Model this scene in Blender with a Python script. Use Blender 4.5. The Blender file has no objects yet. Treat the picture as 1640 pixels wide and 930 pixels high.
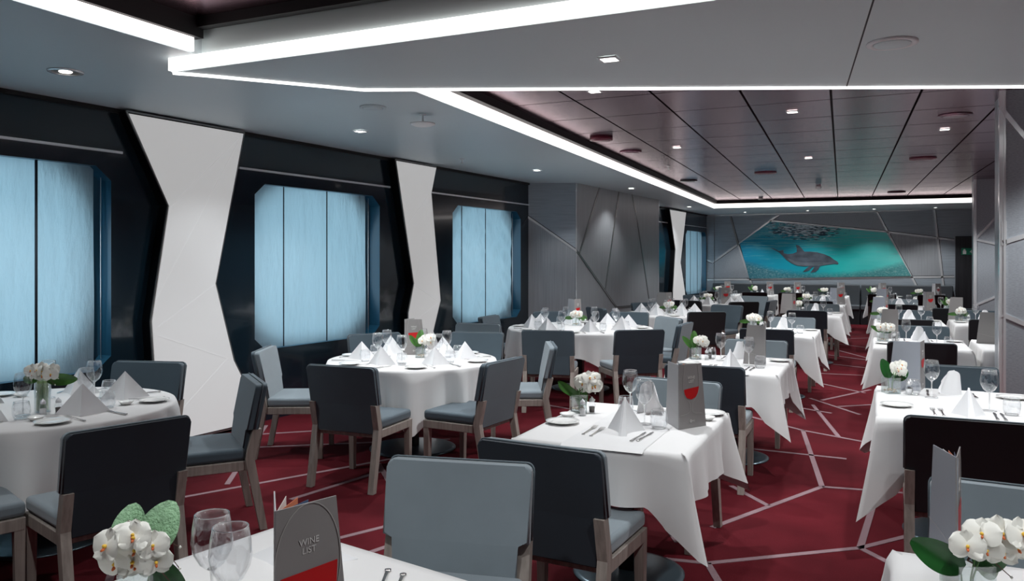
import bpy, bmesh, math, random
from mathutils import Vector, Matrix, noise
PI = math.pi
S = bpy.context.scene
COL = S.collection
random.seed(7)

# ------------------------------------------------------------------ camera, exposure, world
cam_d = bpy.data.cameras.new('camera'); cam = bpy.data.objects.new('camera', cam_d); COL.objects.link(cam)
S.camera = cam
cam.location = (0, 0, 1.58)
YAW = math.atan(580 / 1270)
cam.rotation_euler = (PI / 2, 0, YAW)
cam_d.sensor_fit = 'HORIZONTAL'; cam_d.sensor_width = 36
cam_d.lens = 1270 / 1640 * 36
cam_d.shift_y = -(465 - 416) / 1640
cam_d.clip_start = 0.02
S.view_settings.view_transform = 'Standard'; S.view_settings.look = 'None'
S.view_settings.exposure = 0.0; S.view_settings.gamma = 1
S.view_settings.use_curve_mapping = False

world = bpy.data.worlds.new('sky'); S.world = world; world.use_nodes = True
bg = world.node_tree.nodes['Background']
bg.inputs[0].default_value = (0.76, 0.91, 1.0, 1); bg.inputs[1].default_value = 2.25

P_SPOT = 130          # base watts of a ceiling downlight, shared by the added fill spots
E_COVE = 2.2         # cove diffuser emission
E_PANEL = 0.35       # back-lit wall panels

# ------------------------------------------------------------------ materials
M = {}
def nodes(name):
    m = bpy.data.materials.new(name); m.use_nodes = True
    nt = m.node_tree; M[name] = m
    return m, nt, nt.nodes['Principled BSDF'], nt.nodes, nt.links
def mat(name, col, rough=.5, metal=0., spec=.5, coat=0., sheen=0., bump=None, var=None, emis=None):
    m, nt, b, N, L = nodes(name)
    b.inputs['Base Color'].default_value = (*col, 1)
    b.inputs['Roughness'].default_value = rough
    b.inputs['Metallic'].default_value = metal
    b.inputs['Specular IOR Level'].default_value = spec
    b.inputs['Coat Weight'].default_value = coat
    b.inputs['Coat Roughness'].default_value = .05
    b.inputs['Sheen Weight'].default_value = sheen
    if emis:
        b.inputs['Emission Color'].default_value = (*emis[0], 1); b.inputs['Emission Strength'].default_value = emis[1]
    if bump or var:
        tc = N.new('ShaderNodeTexCoord')
    if var:      # (scale xyz, amount)
        mp = N.new('ShaderNodeMapping'); mp.inputs['Scale'].default_value = var[0]
        nz = N.new('ShaderNodeTexNoise'); nz.inputs['Scale'].default_value = 1; nz.inputs['Detail'].default_value = 4
        cr = N.new('ShaderNodeValToRGB')
        a = var[1]
        cr.color_ramp.elements[0].position = .3; cr.color_ramp.elements[1].position = .7
        cr.color_ramp.elements[0].color = (*[c * (1 - a) for c in col], 1)
        cr.color_ramp.elements[1].color = (*[c * (1 + a) for c in col], 1)
        L.new(tc.outputs['Object'], mp.inputs[0]); L.new(mp.outputs[0], nz.inputs['Vector'])
        L.new(nz.outputs[0], cr.inputs[0]); L.new(cr.outputs[0], b.inputs['Base Color'])
    if bump:     # (scale, strength)
        nz2 = N.new('ShaderNodeTexNoise'); nz2.inputs['Scale'].default_value = bump[0]; nz2.inputs['Detail'].default_value = 3
        bp = N.new('ShaderNodeBump'); bp.inputs['Strength'].default_value = bump[1]; bp.inputs['Distance'].default_value = .01
        L.new(tc.outputs['Object'], nz2.inputs['Vector']); L.new(nz2.outputs[0], bp.inputs['Height']); L.new(bp.outputs[0], b.inputs['Normal'])
    return m
mat('soffit_grey', (.58, .665, .695), .45, spec=.4)
mat('beam_grey', (.68, .78, .79), .5, spec=.4)
mat('black_gap_and_shadow', (.004, .004, .005), .6)
mat('black_gloss', (.006, .016, .025), .14, spec=.5, coat=.5)
mat('black_band', (.0015, .002, .003), .3, spec=.25)
mat('navy_reveal', (.02, .10, .17), .3)
mat('silver', (.96, .97, .98), .2, .5)
mat('dark_silver', (.30, .295, .29), .28, .8)
mat('steel', (.62, .61, .60), .2, 1.0)
mat('cove', (.9, .86, .84), .5, emis=((1, .93, .90), E_COVE))
mat('led', (.9, .9, .9), .5, emis=((1, .97, .95), 3.0))
mat('panel_light', (.42, .43, .44), .35, emis=((1.0, .985, .975), E_PANEL))
mat('panel_seam', (.52, .53, .54), .5, emis=((1, .99, .98), E_PANEL * .86))
mat('fabric_light', (.185, .225, .25), .85, sheen=.3, bump=(900, .15), var=((3, 3, 3), .1))
mat('fabric_mid', (.055, .083, .104), .8, sheen=.25, bump=(900, .15), var=((3, 3, 3), .12))
mat('fabric_dark', (.011, .020, .031), .7, sheen=.15, bump=(900, .15), var=((3, 3, 3), .15))
mat('fabric_black', (.008, .009, .012), .55, sheen=.1, bump=(700, .1))
mat('piping', (.11, .14, .16), .7)
mat('oak', (.30, .26, .23), .5, bump=(60, .05), var=((60, 60, 4), .22))
mat('oak_dark', (.15, .125, .11), .5, var=((60, 60, 4), .22))
mat('runner_linen', (.69, .685, .68), .7, sheen=.2, bump=(500, .08))
mat('linen', (.74, .73, .72), .75, sheen=.2, bump=(500, .08))
mat('napkin', (.84, .84, .85), .7, sheen=.15, bump=(700, .06))
mat('china', (.88, .88, .86), .12, spec=.6, coat=.3)
mat('pedestal', (.13, .18, .21), .28, .7)
mat('pedestal_post', (.012, .013, .015), .35, .4)
mat('petal', (.86, .85, .78), .5, sheen=.1)
mat('petal_center', (.85, .52, .05), .5)
mat('petal_lip', (.65, .14, .03), .5)
mat('leaf', (.055, .16, .03), .35, spec=.5, var=((40, 40, 6), .3))
mat('leaf_pale', (.26, .46, .26), .55, bump=(150, .5), var=((60, 60, 60), .22))
mat('leaf_dark', (.012, .075, .015), .3, var=((40, 40, 6), .3))
mat('twig', (.10, .045, .03), .6)
mat('pebble', (.45, .32, .20), .5, bump=(120, .6), var=((90, 90, 90), .6))
mat('card', (.28, .265, .26), .42)
mat('card_light', (.40, .39, .40), .42)
mat('card_cool', (.31, .33, .37), .42)
mat('paper', (.75, .73, .70), .6)
mat('paper_orange', (.75, .22, .10), .5)
mat('paper_blue', (.07, .12, .22), .5)
mat('ink_white', (.72, .70, .68), .5)
mat('ink_line', (.42, .40, .385), .5)
mat('wine_red', (.55, .008, .010), .35)
mat('pepper', (.06, .045, .04), .7, bump=(300, .5))
mat('salt', (.8, .8, .8), .7)
mat('door_dark', (.03, .03, .034), .4, var=((30, 30, 1), .3))
mat('sign_green', (.01, .18, .10), .4)
mat('white_plastic', (.85, .86, .86), .4)
mat('red_plastic', (.16, .015, .04), .35)
mat('banq', (.075, .085, .095), .5, bump=(400, .08), var=((2, 2, 2), .1))
mat('dolphin', (.085, .105, .135), .6, var=((4, 1, 9), .35))
mat('dolphin_belly', (.14, .17, .20), .6, var=((4, 1, 9), .3))
mat('stem_green', (.25, .36, .16), .4, var=((30, 30, 3), .3))
mat('lens', (.9, .9, .88), .3, emis=((1, .95, .88), 6))

def wood_mat(name, col, scale, amt=.25):
    m = mat(name, col, .38, spec=.45, var=(scale, amt)); return m
wood_mat('veneer_h', (.34, .38, .42), (3, 3, 170), .16)
wood_mat('veneer_v', (.36, .375, .395), (120, 120, 1.5), .14)
wood_mat('veneer_d', (.33, .355, .385), (40, 40, 150), .15)

def glass_mat(name, tint=(1, 1, 1), base=.03, gl=.85):
    m, nt, b, N, L = nodes(name)
    N.remove(b)
    tr = N.new('ShaderNodeBsdfTransparent'); tr.inputs[0].default_value = (*tint, 1)
    g = N.new('ShaderNodeBsdfGlossy'); g.inputs['Roughness'].default_value = .04; g.inputs[0].default_value = (gl, gl, gl, 1)
    lw = N.new('ShaderNodeLayerWeight'); lw.inputs[0].default_value = .28
    mx = N.new('ShaderNodeMixShader')
    ad = N.new('ShaderNodeMath'); ad.operation = 'MULTIPLY_ADD'; ad.inputs[1].default_value = .95; ad.inputs[2].default_value = base
    ad.use_clamp = True
    L.new(lw.outputs['Facing'], ad.inputs[0])
    pw = N.new('ShaderNodeMath'); pw.operation = 'POWER'; pw.inputs[1].default_value = 2.2
    L.new(lw.outputs['Facing'], pw.inputs[0]); L.new(pw.outputs[0], ad.inputs[0])
    L.new(ad.outputs[0], mx.inputs[0]); L.new(tr.outputs[0], mx.inputs[1]); L.new(g.outputs[0], mx.inputs[2])
    L.new(mx.outputs[0], N['Material Output'].inputs[0])
    return m
glass_mat('glass', (.985, .99, .995), .075, 1.0)
glass_mat('glass_rim', (.97, .98, .98), .62, 1.0)
glass_mat('vase_glass', (.93, .96, .96), .12)
glass_mat('window_glass', (.8, .93, 1.0), .04)

def carpet_mat():
    m, nt, b, N, L = nodes('carpet')
    tc = N.new('ShaderNodeTexCoord')
    n1 = N.new('ShaderNodeTexNoise'); n1.inputs['Scale'].default_value = 1.3; n1.inputs['Detail'].default_value = 5
    n2 = N.new('ShaderNodeTexNoise'); n2.inputs['Scale'].default_value = 260; n2.inputs['Detail'].default_value = 2
    mul = N.new('ShaderNodeMath'); mul.operation = 'MULTIPLY_ADD'; mul.inputs[1].default_value = .55
    cr = N.new('ShaderNodeValToRGB')
    cr.color_ramp.elements[0].position = .45; cr.color_ramp.elements[1].position = 1.05 if False else 1.0
    cr.color_ramp.elements[0].color = (.030, .0009, .0028, 1); cr.color_ramp.elements[1].color = (.118, .010, .016, 1)
    L.new(tc.outputs['Object'], n1.inputs[0]); L.new(tc.outputs['Object'], n2.inputs[0])
    L.new(n2.outputs[0], mul.inputs[0]); L.new(n1.outputs[0], mul.inputs[2]); L.new(mul.outputs[0], cr.inputs[0])
    L.new(cr.outputs[0], b.inputs['Base Color']); b.inputs['Roughness'].default_value = .95
    b.inputs['Specular IOR Level'].default_value = .1; b.inputs['Sheen Weight'].default_value = .0
    bp = N.new('ShaderNodeBump'); bp.inputs['Strength'].default_value = .4; bp.inputs['Distance'].default_value = .004
    L.new(n2.outputs[0], bp.inputs['Height']); L.new(bp.outputs[0], b.inputs['Normal'])
carpet_mat()
mat('carpet_line', (.25, .165, .18), .95, spec=.1, bump=(250, .4))

def maroon_mat():
    m, nt, b, N, L = nodes('maroon_panel')
    b.inputs['Base Color'].default_value = (.34, .19, .24, 1)
    b.inputs['Metallic'].default_value = 1.0; b.inputs['Roughness'].default_value = .22
    tc = N.new('ShaderNodeTexCoord'); mp = N.new('ShaderNodeMapping'); mp.inputs['Scale'].default_value = (1.5, 320, 1)
    nz = N.new('ShaderNodeTexNoise'); nz.inputs['Scale'].default_value = 1; nz.inputs['Detail'].default_value = 3
    bp = N.new('ShaderNodeBump'); bp.inputs['Strength'].default_value = .16; bp.inputs['Distance'].default_value = .003
    L.new(tc.outputs['Object'], mp.inputs[0]); L.new(mp.outputs[0], nz.inputs['Vector'])
    L.new(nz.outputs[0], bp.inputs['Height']); L.new(bp.outputs[0], b.inputs['Normal'])
maroon_mat()

def blind_mat():
    m, nt, b, N, L = nodes('blind')
    N.remove(b)
    d = N.new('ShaderNodeBsdfDiffuse'); d.inputs[0].default_value = (.50, .60, .66, 1)
    t = N.new('ShaderNodeBsdfTranslucent'); t.inputs[0].default_value = (.62, .80, .86, 1)
    mx = N.new('ShaderNodeMixShader'); mx.inputs[0].default_value = .55
    tc = N.new('ShaderNodeTexCoord')
    mp = N.new('ShaderNodeMapping'); mp.inputs['Scale'].default_value = (1, 5, 1.6)
    nz = N.new('ShaderNodeTexNoise'); nz.inputs['Scale'].default_value = 1.2; nz.inputs['Detail'].default_value = 6
    nz2 = N.new('ShaderNodeTexNoise'); nz2.inputs['Scale'].default_value = 380
    ad = N.new('ShaderNodeMath'); ad.operation = 'MULTIPLY_ADD'; ad.inputs[1].default_value = .08
    bp = N.new('ShaderNodeBump'); bp.inputs['Strength'].default_value = 1.0; bp.inputs['Distance'].default_value = .12
    L.new(tc.outputs['Object'], mp.inputs[0]); L.new(mp.outputs[0], nz.inputs[0]); L.new(tc.outputs['Object'], nz2.inputs[0])
    L.new(nz2.outputs[0], ad.inputs[0]); L.new(nz.outputs[0], ad.inputs[2]); L.new(ad.outputs[0], bp.inputs['Height'])
    L.new(bp.outputs[0], d.inputs['Normal']); L.new(bp.outputs[0], t.inputs['Normal'])
    L.new(d.outputs[0], mx.inputs[1]); L.new(t.outputs[0], mx.inputs[2]); L.new(mx.outputs[0], N['Material Output'].inputs[0])
blind_mat()

def sea_mat():
    m, nt, b, N, L = nodes('sea_painting')
    tc = N.new('ShaderNodeTexCoord'); sp = N.new('ShaderNodeSeparateXYZ'); L.new(tc.outputs['Object'], sp.inputs[0])
    def math_(op, a, bb, c=None):
        n = N.new('ShaderNodeMath'); n.operation = op
        for i, v in enumerate((a, bb, c)):
            if v is None: continue
            if isinstance(v, (int, float)): n.inputs[i].default_value = v
            else: L.new(v, n.inputs[i])
        return n.outputs[0]
    def noise_(scale, sc, det=5):
        mp = N.new('ShaderNodeMapping'); mp.inputs['Scale'].default_value = sc; L.new(tc.outputs['Object'], mp.inputs[0])
        n = N.new('ShaderNodeTexNoise'); n.inputs['Scale'].default_value = scale; n.inputs['Detail'].default_value = det
        n.inputs['Roughness'].default_value = .6
        L.new(mp.outputs[0], n.inputs[0]); return n.outputs[0]
    def ramp(f, pts):
        r = N.new('ShaderNodeValToRGB'); L.new(f, r.inputs[0]); e = r.color_ramp.elements
        e[0].position, e[0].color = pts[0][0], (*pts[0][1], 1); e[1].position, e[1].color = pts[-1][0], (*pts[-1][1], 1)
        for p, c in pts[1:-1]:
            x = e.new(p); x.color = (*c, 1)
        return r.outputs[0]
    def mix(f, a, c):
        n = N.new('ShaderNodeMixRGB'); L.new(f, n.inputs[0])
        for i, v in ((1, a), (2, c)):
            if isinstance(v, tuple): n.inputs[i].default_value = (*v, 1)
            else: L.new(v, n.inputs[i])
        return n.outputs[0]
    x, z = sp.outputs['X'], sp.outputs['Z']
    u = math_('MULTIPLY_ADD', x, .24, math_('MULTIPLY_ADD', noise_(2, (.5, 1, 3)), .35, .62))   # left -> right
    base = ramp(u, [(.0, (.0, .25, .42)), (.35, (.0, .38, .50)), (.62, (.02, .58, .55)), (1.0, (.16, .68, .62))])
    streak = noise_(3, (.6, 1, 9), 6)
    top = math_('MULTIPLY', math_('SUBTRACT', z, 1.75), 1.3)
    f1 = math_('MULTIPLY', ramp(math_('ADD', streak, math_('MULTIPLY', top, .25)), [(.55, (0, 0, 0)), (.72, (1, 1, 1))]), .6)
    c1 = mix(f1, base, (.20, .50, .50))
    # dark ripples and white foam above the dolphin
    dx = math_('MULTIPLY', math_('ADD', x, 1.65), 1.05)
    blob = math_('SUBTRACT', 1.0, math_('ADD', math_('MULTIPLY', dx, dx), math_('MULTIPLY', math_('POWER', math_('ABSOLUTE', math_('SUBTRACT', z, 2.42), 0), 2), 9)))
    rip = noise_(7, (.7, 1, 5), 4)
    fd = ramp(math_('ADD', rip, math_('MULTIPLY', blob, .22)), [(.56, (0, 0, 0)), (.64, (1, 1, 1))])
    c2 = mix(fd, c1, (.02, .05, .08))
    rip2 = noise_(9, (.8, 1, 4.3), 4)
    fw_ = ramp(math_('ADD', rip2, math_('MULTIPLY', blob, .18)), [(.60, (0, 0, 0)), (.68, (1, 1, 1))])
    c3 = mix(fw_, c2, (.55, .66, .70))
    # pebbly floor, rising at both lower corners
    floor_h = math_('MULTIPLY_ADD', math_('MULTIPLY', math_('ADD', x, 1.2), math_('ADD', x, 1.2)), .085, 1.22)
    ff = math_('MULTIPLY', math_('SUBTRACT', math_('ADD', floor_h, math_('MULTIPLY', noise_(5, (1, 1, 2)), .12)), z), 7)
    gr = ramp(noise_(20, (1, 1, 1.8), 6), [(.35, (.02, .10, .12)), (.55, (.10, .24, .26)), (.72, (.42, .45, .42))])
    fcl = N.new('ShaderNodeClamp'); L.new(ff, fcl.inputs[0])
    c4 = mix(math_('MULTIPLY', fcl.outputs[0], .75), c3, gr)
    L.new(c4, b.inputs['Base Color']); b.inputs['Roughness'].default_value = .45
sea_mat()

# ------------------------------------------------------------------ mesh helpers
class MB:
    """collects shapes in one bmesh and turns them into one mesh"""
    def __init__(s): s.b = bmesh.new(); s.mats = []
    def mi(s, m):
        if m not in s.mats: s.mats.append(m)
        return s.mats.index(m)
    def face(s, vs, m, smooth=False):
        try: f = s.b.faces.new(vs)
        except ValueError: return None
        f.material_index = s.mi(m); f.smooth = smooth; return f
    def poly(s, pts, m): return s.face([s.b.verts.new(p) for p in pts], m)
    def hexa(s, P, m, bevel=0, seg=2):
        v = [s.b.verts.new(p) for p in P]
        fs = [s.face([v[i] for i in q], m) for q in ((3, 2, 1, 0), (4, 5, 6, 7), (0, 1, 5, 4), (1, 2, 6, 5), (2, 3, 7, 6), (3, 0, 4, 7))]
        if bevel:
            es = list({e for f in fs for e in f.edges})
            r = bmesh.ops.bevel(s.b, geom=es, offset=bevel, segments=seg, profile=.5, affect='EDGES')
            for f in r['faces']: f.material_index = s.mi(m); f.smooth = True
        return s
    def box(s, x0, x1, y0, y1, z0, z1, m, bevel=0, seg=2):
        return s.hexa([(x0, y0, z0), (x1, y0, z0), (x1, y1, z0), (x0, y1, z0), (x0, y0, z1), (x1, y0, z1), (x1, y1, z1), (x0, y1, z1)], m, bevel, seg)
    def bar(s, a, c, w, h, m, side=None, bevel=0):
        """straight bar from a to c, w across `side`, h across the third axis"""
        a, c = Vector(a), Vector(c); d = (c - a).normalized()
        sd = Vector(side) if side else (Vector((0, 0, 1)).cross(d) if abs(d.z) < .9 else Vector((1, 0, 0)))
        sd = (sd - d * sd.dot(d)).normalized(); up = d.cross(sd)
        P = []
        for p in (a, c):
            for i, j in ((-1, -1), (1, -1), (1, 1), (-1, 1)): P.append(p + sd * w / 2 * i + up * h / 2 * j)
        return s.hexa(P, m, bevel, 1)
    def prism(s, pts, off, m, bevel=0):
        """polygon (list of 3d points) extruded by the vector off"""
        off = Vector(off); n = len(pts)
        a = [s.b.verts.new(p) for p in pts]; c = [s.b.verts.new(Vector(p) + off) for p in pts]
        fs = [s.face(list(reversed(a)), m), s.face(c, m)]
        for i in range(n): fs.append(s.face([a[i], a[(i + 1) % n], c[(i + 1) % n], c[i]], m))
        fs = [f for f in fs if f]
        if bevel:
            es = list({e for f in fs[:2] for e in f.edges})
            r = bmesh.ops.bevel(s.b, geom=es, offset=bevel, segments=2, profile=.5, affect='EDGES')
            for f in r['faces']: f.material_index = s.mi(m); f.smooth = True
        return s
    def lathe(s, prof, m, n=24, c=(0, 0, 0), smooth=True):
        rings = []
        for r, z in prof:
            if r < 1e-6: rings.append([s.b.verts.new((c[0], c[1], c[2] + z))])
            else: rings.append([s.b.verts.new((c[0] + r * math.cos(2 * PI * k / n), c[1] + r * math.sin(2 * PI * k / n), c[2] + z)) for k in range(n)])
        for a, d in zip(rings, rings[1:]):
            for k in range(n):
                k2 = (k + 1) % n
                if len(a) == 1 and len(d) == 1: continue
                if len(a) == 1: s.face([a[0], d[k2], d[k]], m, smooth)
                elif len(d) == 1: s.face([a[k], a[k2], d[0]], m, smooth)
                else: s.face([a[k], a[k2], d[k2], d[k]], m, smooth)
        return s
    def tube(s, pts, r, m, n=8):
        pts = [Vector(p) for p in pts]; rings = []
        for i, p in enumerate(pts):
            d = (pts[min(i + 1, len(pts) - 1)] - pts[max(i - 1, 0)]).normalized()
            u = d.cross(Vector((0, 0, 1)))
            if u.length < .1: u = d.cross(Vector((1, 0, 0)))
            u.normalize(); w = d.cross(u)
            rr = r[i] if isinstance(r, (list, tuple)) else r
            rings.append([s.b.verts.new(p + (u * math.cos(2 * PI * k / n) + w * math.sin(2 * PI * k / n)) * rr) for k in range(n)])
        for a, c in zip(rings, rings[1:]):
            for k in range(n): s.face([a[k], a[(k + 1) % n], c[(k + 1) % n], c[k]], m, True)
        s.face(list(reversed(rings[0])), m); s.face(rings[-1], m)
        return s
    def grid(s, f, nu, nv, m, closed=False, smooth=True):
        V = [[s.b.verts.new(f(i, j)) for j in range(nv + 1)] for i in range(nu + (0 if closed else 1))]
        for i in range(nu):
            for j in range(nv):
                a = V[i]; c = V[(i + 1) % len(V)]
                s.face([a[j], c[j], c[j + 1], a[j + 1]], m, smooth)
        return V
    def mesh(s, name, fix=True):
        if fix: bmesh.ops.recalc_face_normals(s.b, faces=s.b.faces)
        me = bpy.data.meshes.new(name); s.b.to_mesh(me); s.b.free()
        for m in s.mats: me.materials.append(M[m])
        return me

def link(name, me, parent=None, loc=(0, 0, 0), rot=0, scale=None):
    o = bpy.data.objects.new(name, me); COL.objects.link(o)
    o.location = loc
    o.rotation_euler = rot if isinstance(rot, (tuple, list)) else (0, 0, rot)
    if scale: o.scale = (scale,) * 3 if isinstance(scale, (int, float)) else scale
    if parent: o.parent = parent
    return o
def struct(name, mb, fix=True):
    o = link(name, mb.mesh(name, fix)); o['kind'] = 'structure'; return o
SEEN = {}
def tag(o, label, cat, group=None):
    n = len(label.split())
    if not 4 <= n <= 16: print('LABEL LENGTH', n, label)
    if label in SEEN: print('DUPLICATE LABEL', label)
    SEEN[label] = 1
    o['label'] = label; o['category'] = cat
    if group: o['group'] = group
    return o
def piece(o, label): o['label'] = label; return o
# a kind = (name, [ (part name, mesh, [sub-parts]) ]) or (name, mesh)
def spawn(kind, loc, rot=0, label='', cat='', group=None, scale=None):
    name, body = kind
    if not isinstance(body, list):
        return tag(link(name, body, None, loc, rot, scale), label, cat, group)
    r = link(name, None, None, loc, rot, scale); tag(r, label, cat, group)
    for part in body:
        p = link(part[0], part[1], r)
        if len(part) > 3: p['label'] = part[3]
        for sub in (part[2] if len(part) > 2 else []):
            q = link(sub[0], sub[1], p)
            if len(sub) > 2: q['label'] = sub[2]
    return r
def R(a): return math.radians(a)

# ------------------------------------------------------------------ the left (window) wall frame
WS = .083; WL_ = math.hypot(1, WS)
def W(y, z, n=0.): return Vector((-5.95 + WS * y + n / WL_, y - n * WS / WL_, z))
WN = Vector((1 / WL_, -WS / WL_, 0))

# floor with its inlaid pattern
fl = MB(); fl.box(-7, 5, -3, 22.4, -.1, 0, 'carpet')
SEG = [(-0.33, 5.92, -0.87, 4.75), (-0.33, 5.92, 0.9, 6.1), (-0.33, 5.92, -0.6, 7.8), (-0.6, 7.8, -0.17, 7.58), (-0.17, 7.58, .6, 7.2), (-0.6, 7.8, -1.33, 8.44),
       (-0.29, 7.66, -0.61, 9.23), (0.02, 5.96, -0.07, 4.75), (-0.07, 4.75, -0.79, 4.18), (-0.79, 4.18, -0.58, 3.7), (-.79, 4.18, -1.3, 4.1), (-0.07, 4.75, 0.2, 5.1),
       (-0.07, 4.75, 0.3, 4.3), (-0.91, 5.68, -0.62, 5.32), (-0.2, 6.83, -1.3, 6.88), (-0.67, 9.65, -0.13, 8.84), (-0.8, 9.02, -0.4, 8.8), (-0.54, 9.56, -0.04, 10.59),
       (-0.35, 9.23, 0.1, 9.6), (-0.77, 11.02, -0.1, 10.3), (-0.83, 11.81, -0.1, 11.87), (-0.56, 12.95, -0.1, 12.7), (-0.7, 14.2, -0.1, 13.7), (-0.61, 15.04, -0.1, 14.0),
       (-.7, 16.2, -.1, 15.6), (-.6, 17.2, -.1, 17.6), (-4.18, 3.9, -3.3, 5.71), (-4.14, 4.24, -5.28, 5.91), (-5.38, 5.31, -4.72, 5.89), (-4.73, 5.19, -3.4, 6.13),
       (-3.5, 4.15, -3.35, 5.0), (-3.5, 5.17, -2.9, 4.5), (-2.9, 3.4, -2.5, 4.25), (-2.5, 4.25, -1.9, 4.7), (-2.55, 3.34, -2.41, 3.8), (-1.3, 5.02, -1.0, 4.42),
       (-2.5, 4.25, -2.75, 5.2), (-2.75, 5.2, -2.2, 5.75), (-3.6, 8.15, -2.2, 7.62), (-5.5, 5.12, -5.4, 5.39), (-2.2, 5.75, -1.9, 7.0), (-2.2, 7.62, -1.9, 7.0), (-1.9, 7.0, -1.3, 6.88),
       (-2.2, 7.62, -1.6, 9.3), (-1.6, 9.3, -2.2, 10.6), (-4.9, 6.5, -4.0, 7.6), (-4.0, 7.6, -3.6, 8.15), (-3.9, 3.2, -3.3, 2.6), (-1.6, 9.3, -1.33, 8.44), (-2.2, 10.6, -1.9, 12.5), (-1.9, 12.5, -.9, 12.9)]
for x0, y0, x1, y1 in SEG:
    fl.bar((x0, y0, .001), (x1, y1, .001), .038, .003, 'carpet_line')
struct('floor', fl)

# ------------------------------------------------------------------ ceiling
CX0, CY0 = -3.03, 4.95
def cove_x(y): return -3.03 - (y - 4.95) * .0302
D0, D1 = (-3.457, 19.07), (5.0, 19.68)
c = MB()
c.prism([(-7, -3, 2.8), (-3.82, -3, 2.8), (-3.66, 3.5, 2.8), (-7, 3.5, 2.8)], (0, 0, .3), 'soffit_grey')
c.prism([(-7, 3.5, 2.8), (-3.66, 3.5, 2.8), (CX0, 4.95, 2.8), (D0[0], D0[1], 2.8), (-7, D0[1], 2.8)], (0, 0, .3), 'soffit_grey')
c.prism([(-7, D0[1], 2.8), (D0[0], D0[1], 2.8), (D1[0], D1[1], 2.8), (5, 22.4, 2.8), (-7, 22.4, 2.8)], (0, 0, .3), 'soffit_grey')
struct('ceiling', c)
bm_ = MB()
BP = [(-3.88, 3.53), (5, 3.56), (5, 7.9), (.895, 6.134), (-3.115, 4.408), (-3.75, 3.665)]
bm_.prism([(x, y, 2.72) for x, y in BP], (0, 0, .38), 'beam_grey')
struct('ceiling_beam', bm_)
o = MB()
for i in range(len(BP)):      # glowing rim on the underside
    if i in (1, 0): continue
    a, d = BP[i], BP[(i + 1) % 6]
    o.bar((a[0], a[1], 2.716), (d[0], d[1], 2.716), .035, .012, 'led')
o.prism([(-3.885, 3.52, 2.725), (5, 3.55, 2.725), (5, 3.55, 2.80), (-3.885, 3.52, 2.80)], (0, -.02, 0), 'cove')
o.bar((-3.89, 3.53, 2.7625), (-3.76, 3.665, 2.7625), .02, .075, 'cove')
t = struct('trim_1', o)
o = MB()                       # seam across the beam underside
o.bar((-.165, 5.66, 2.7195), (.02, 3.57, 2.7195), .008, .002, 'black_gap_and_shadow')
struct('trim_2', o)
o = MB()                       # near recess: cove on its left edge
o.prism([(-3.812, -3, 2.805), (-3.652, 3.46, 2.805), (-3.652, 3.46, 2.885), (-3.812, -3, 2.885)], (.02, 0, 0), 'cove')
o.prism([(-3.82, -3, 2.885), (-3.66, 3.5, 2.885), (-3.66, 3.5, 3.06), (-3.82, -3, 3.06)], (.06, 0, 0), 'black_gap_and_shadow')
o.prism([(-3.8, 3.45, 2.94), (5, 3.48, 2.94), (5, 3.48, 3.06), (-3.8, 3.45, 3.06)], (0, .06, 0), 'black_gap_and_shadow')
struct('trim_3', o)
o = MB()                       # far recess coves
o.prism([(CX0, 4.75, 2.805), (D0[0], D0[1], 2.805), (D0[0], D0[1], 2.90), (CX0, 4.75, 2.90)], (.025, 0, 0), 'cove')
o.prism([(D0[0], D0[1] - .02, 2.805), (D1[0], D1[1] - .02, 2.805), (D1[0], D1[1] - .02, 2.90), (D0[0], D0[1] - .02, 2.90)], (0, -.025, 0), 'cove')
o.prism([(CX0, 4.75, 2.90), (D0[0], D0[1], 2.90), (D0[0], D0[1], 2.975), (CX0, 4.75, 2.975)], (.09, 0, 0), 'black_gap_and_shadow')
o.prism([(D0[0], D0[1], 2.90), (D1[0], D1[1], 2.90), (D1[0], D1[1], 2.975), (D0[0], D0[1], 2.975)], (0, -.09, 0), 'black_gap_and_shadow')
struct('trim_4', o)
# metal ceiling panels in both recesses: grid turned by 2 degrees
c = MB()
c.box(-4.2, 5.2, -3, 20.3, 3.03, 3.15, 'black_gap_and_shadow')
def cell(x0, x1, y0, y1, z, gx=.010, gy=.008):
    q = [(x0 + gx, y0 + gy), (x1 - gx, y0 + gy), (x1 - gx, y1 - gy), (x0 + gx, y1 - gy)]
    c.prism([(x - (y - 6) * .034, y, z) for x, y in q], (0, 0, .05), 'maroon_panel')
for i in range(-5, 9):
    xa = -.29 + i * .69
    for j in range(0, 17):
        ya = 4.79 + j * .87
        if xa - (ya - 6) * .034 < -4.1 or xa > 4.6: continue
        cell(xa, xa + .69, ya, ya + .87, 2.97)
for i in range(-3, 7):
    for j in range(0, 4):
        q0, q1 = -3.72 + (i + 3) * 1.0, -3.72 + (i + 4) * 1.0
        c.box(q0 + .006, q1 - .006, -3 + j * 1.63 + .006, -3 + (j + 1) * 1.63 - .03, 3.0, 3.05, 'maroon_panel')
struct('ceiling_panels', c)

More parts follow.
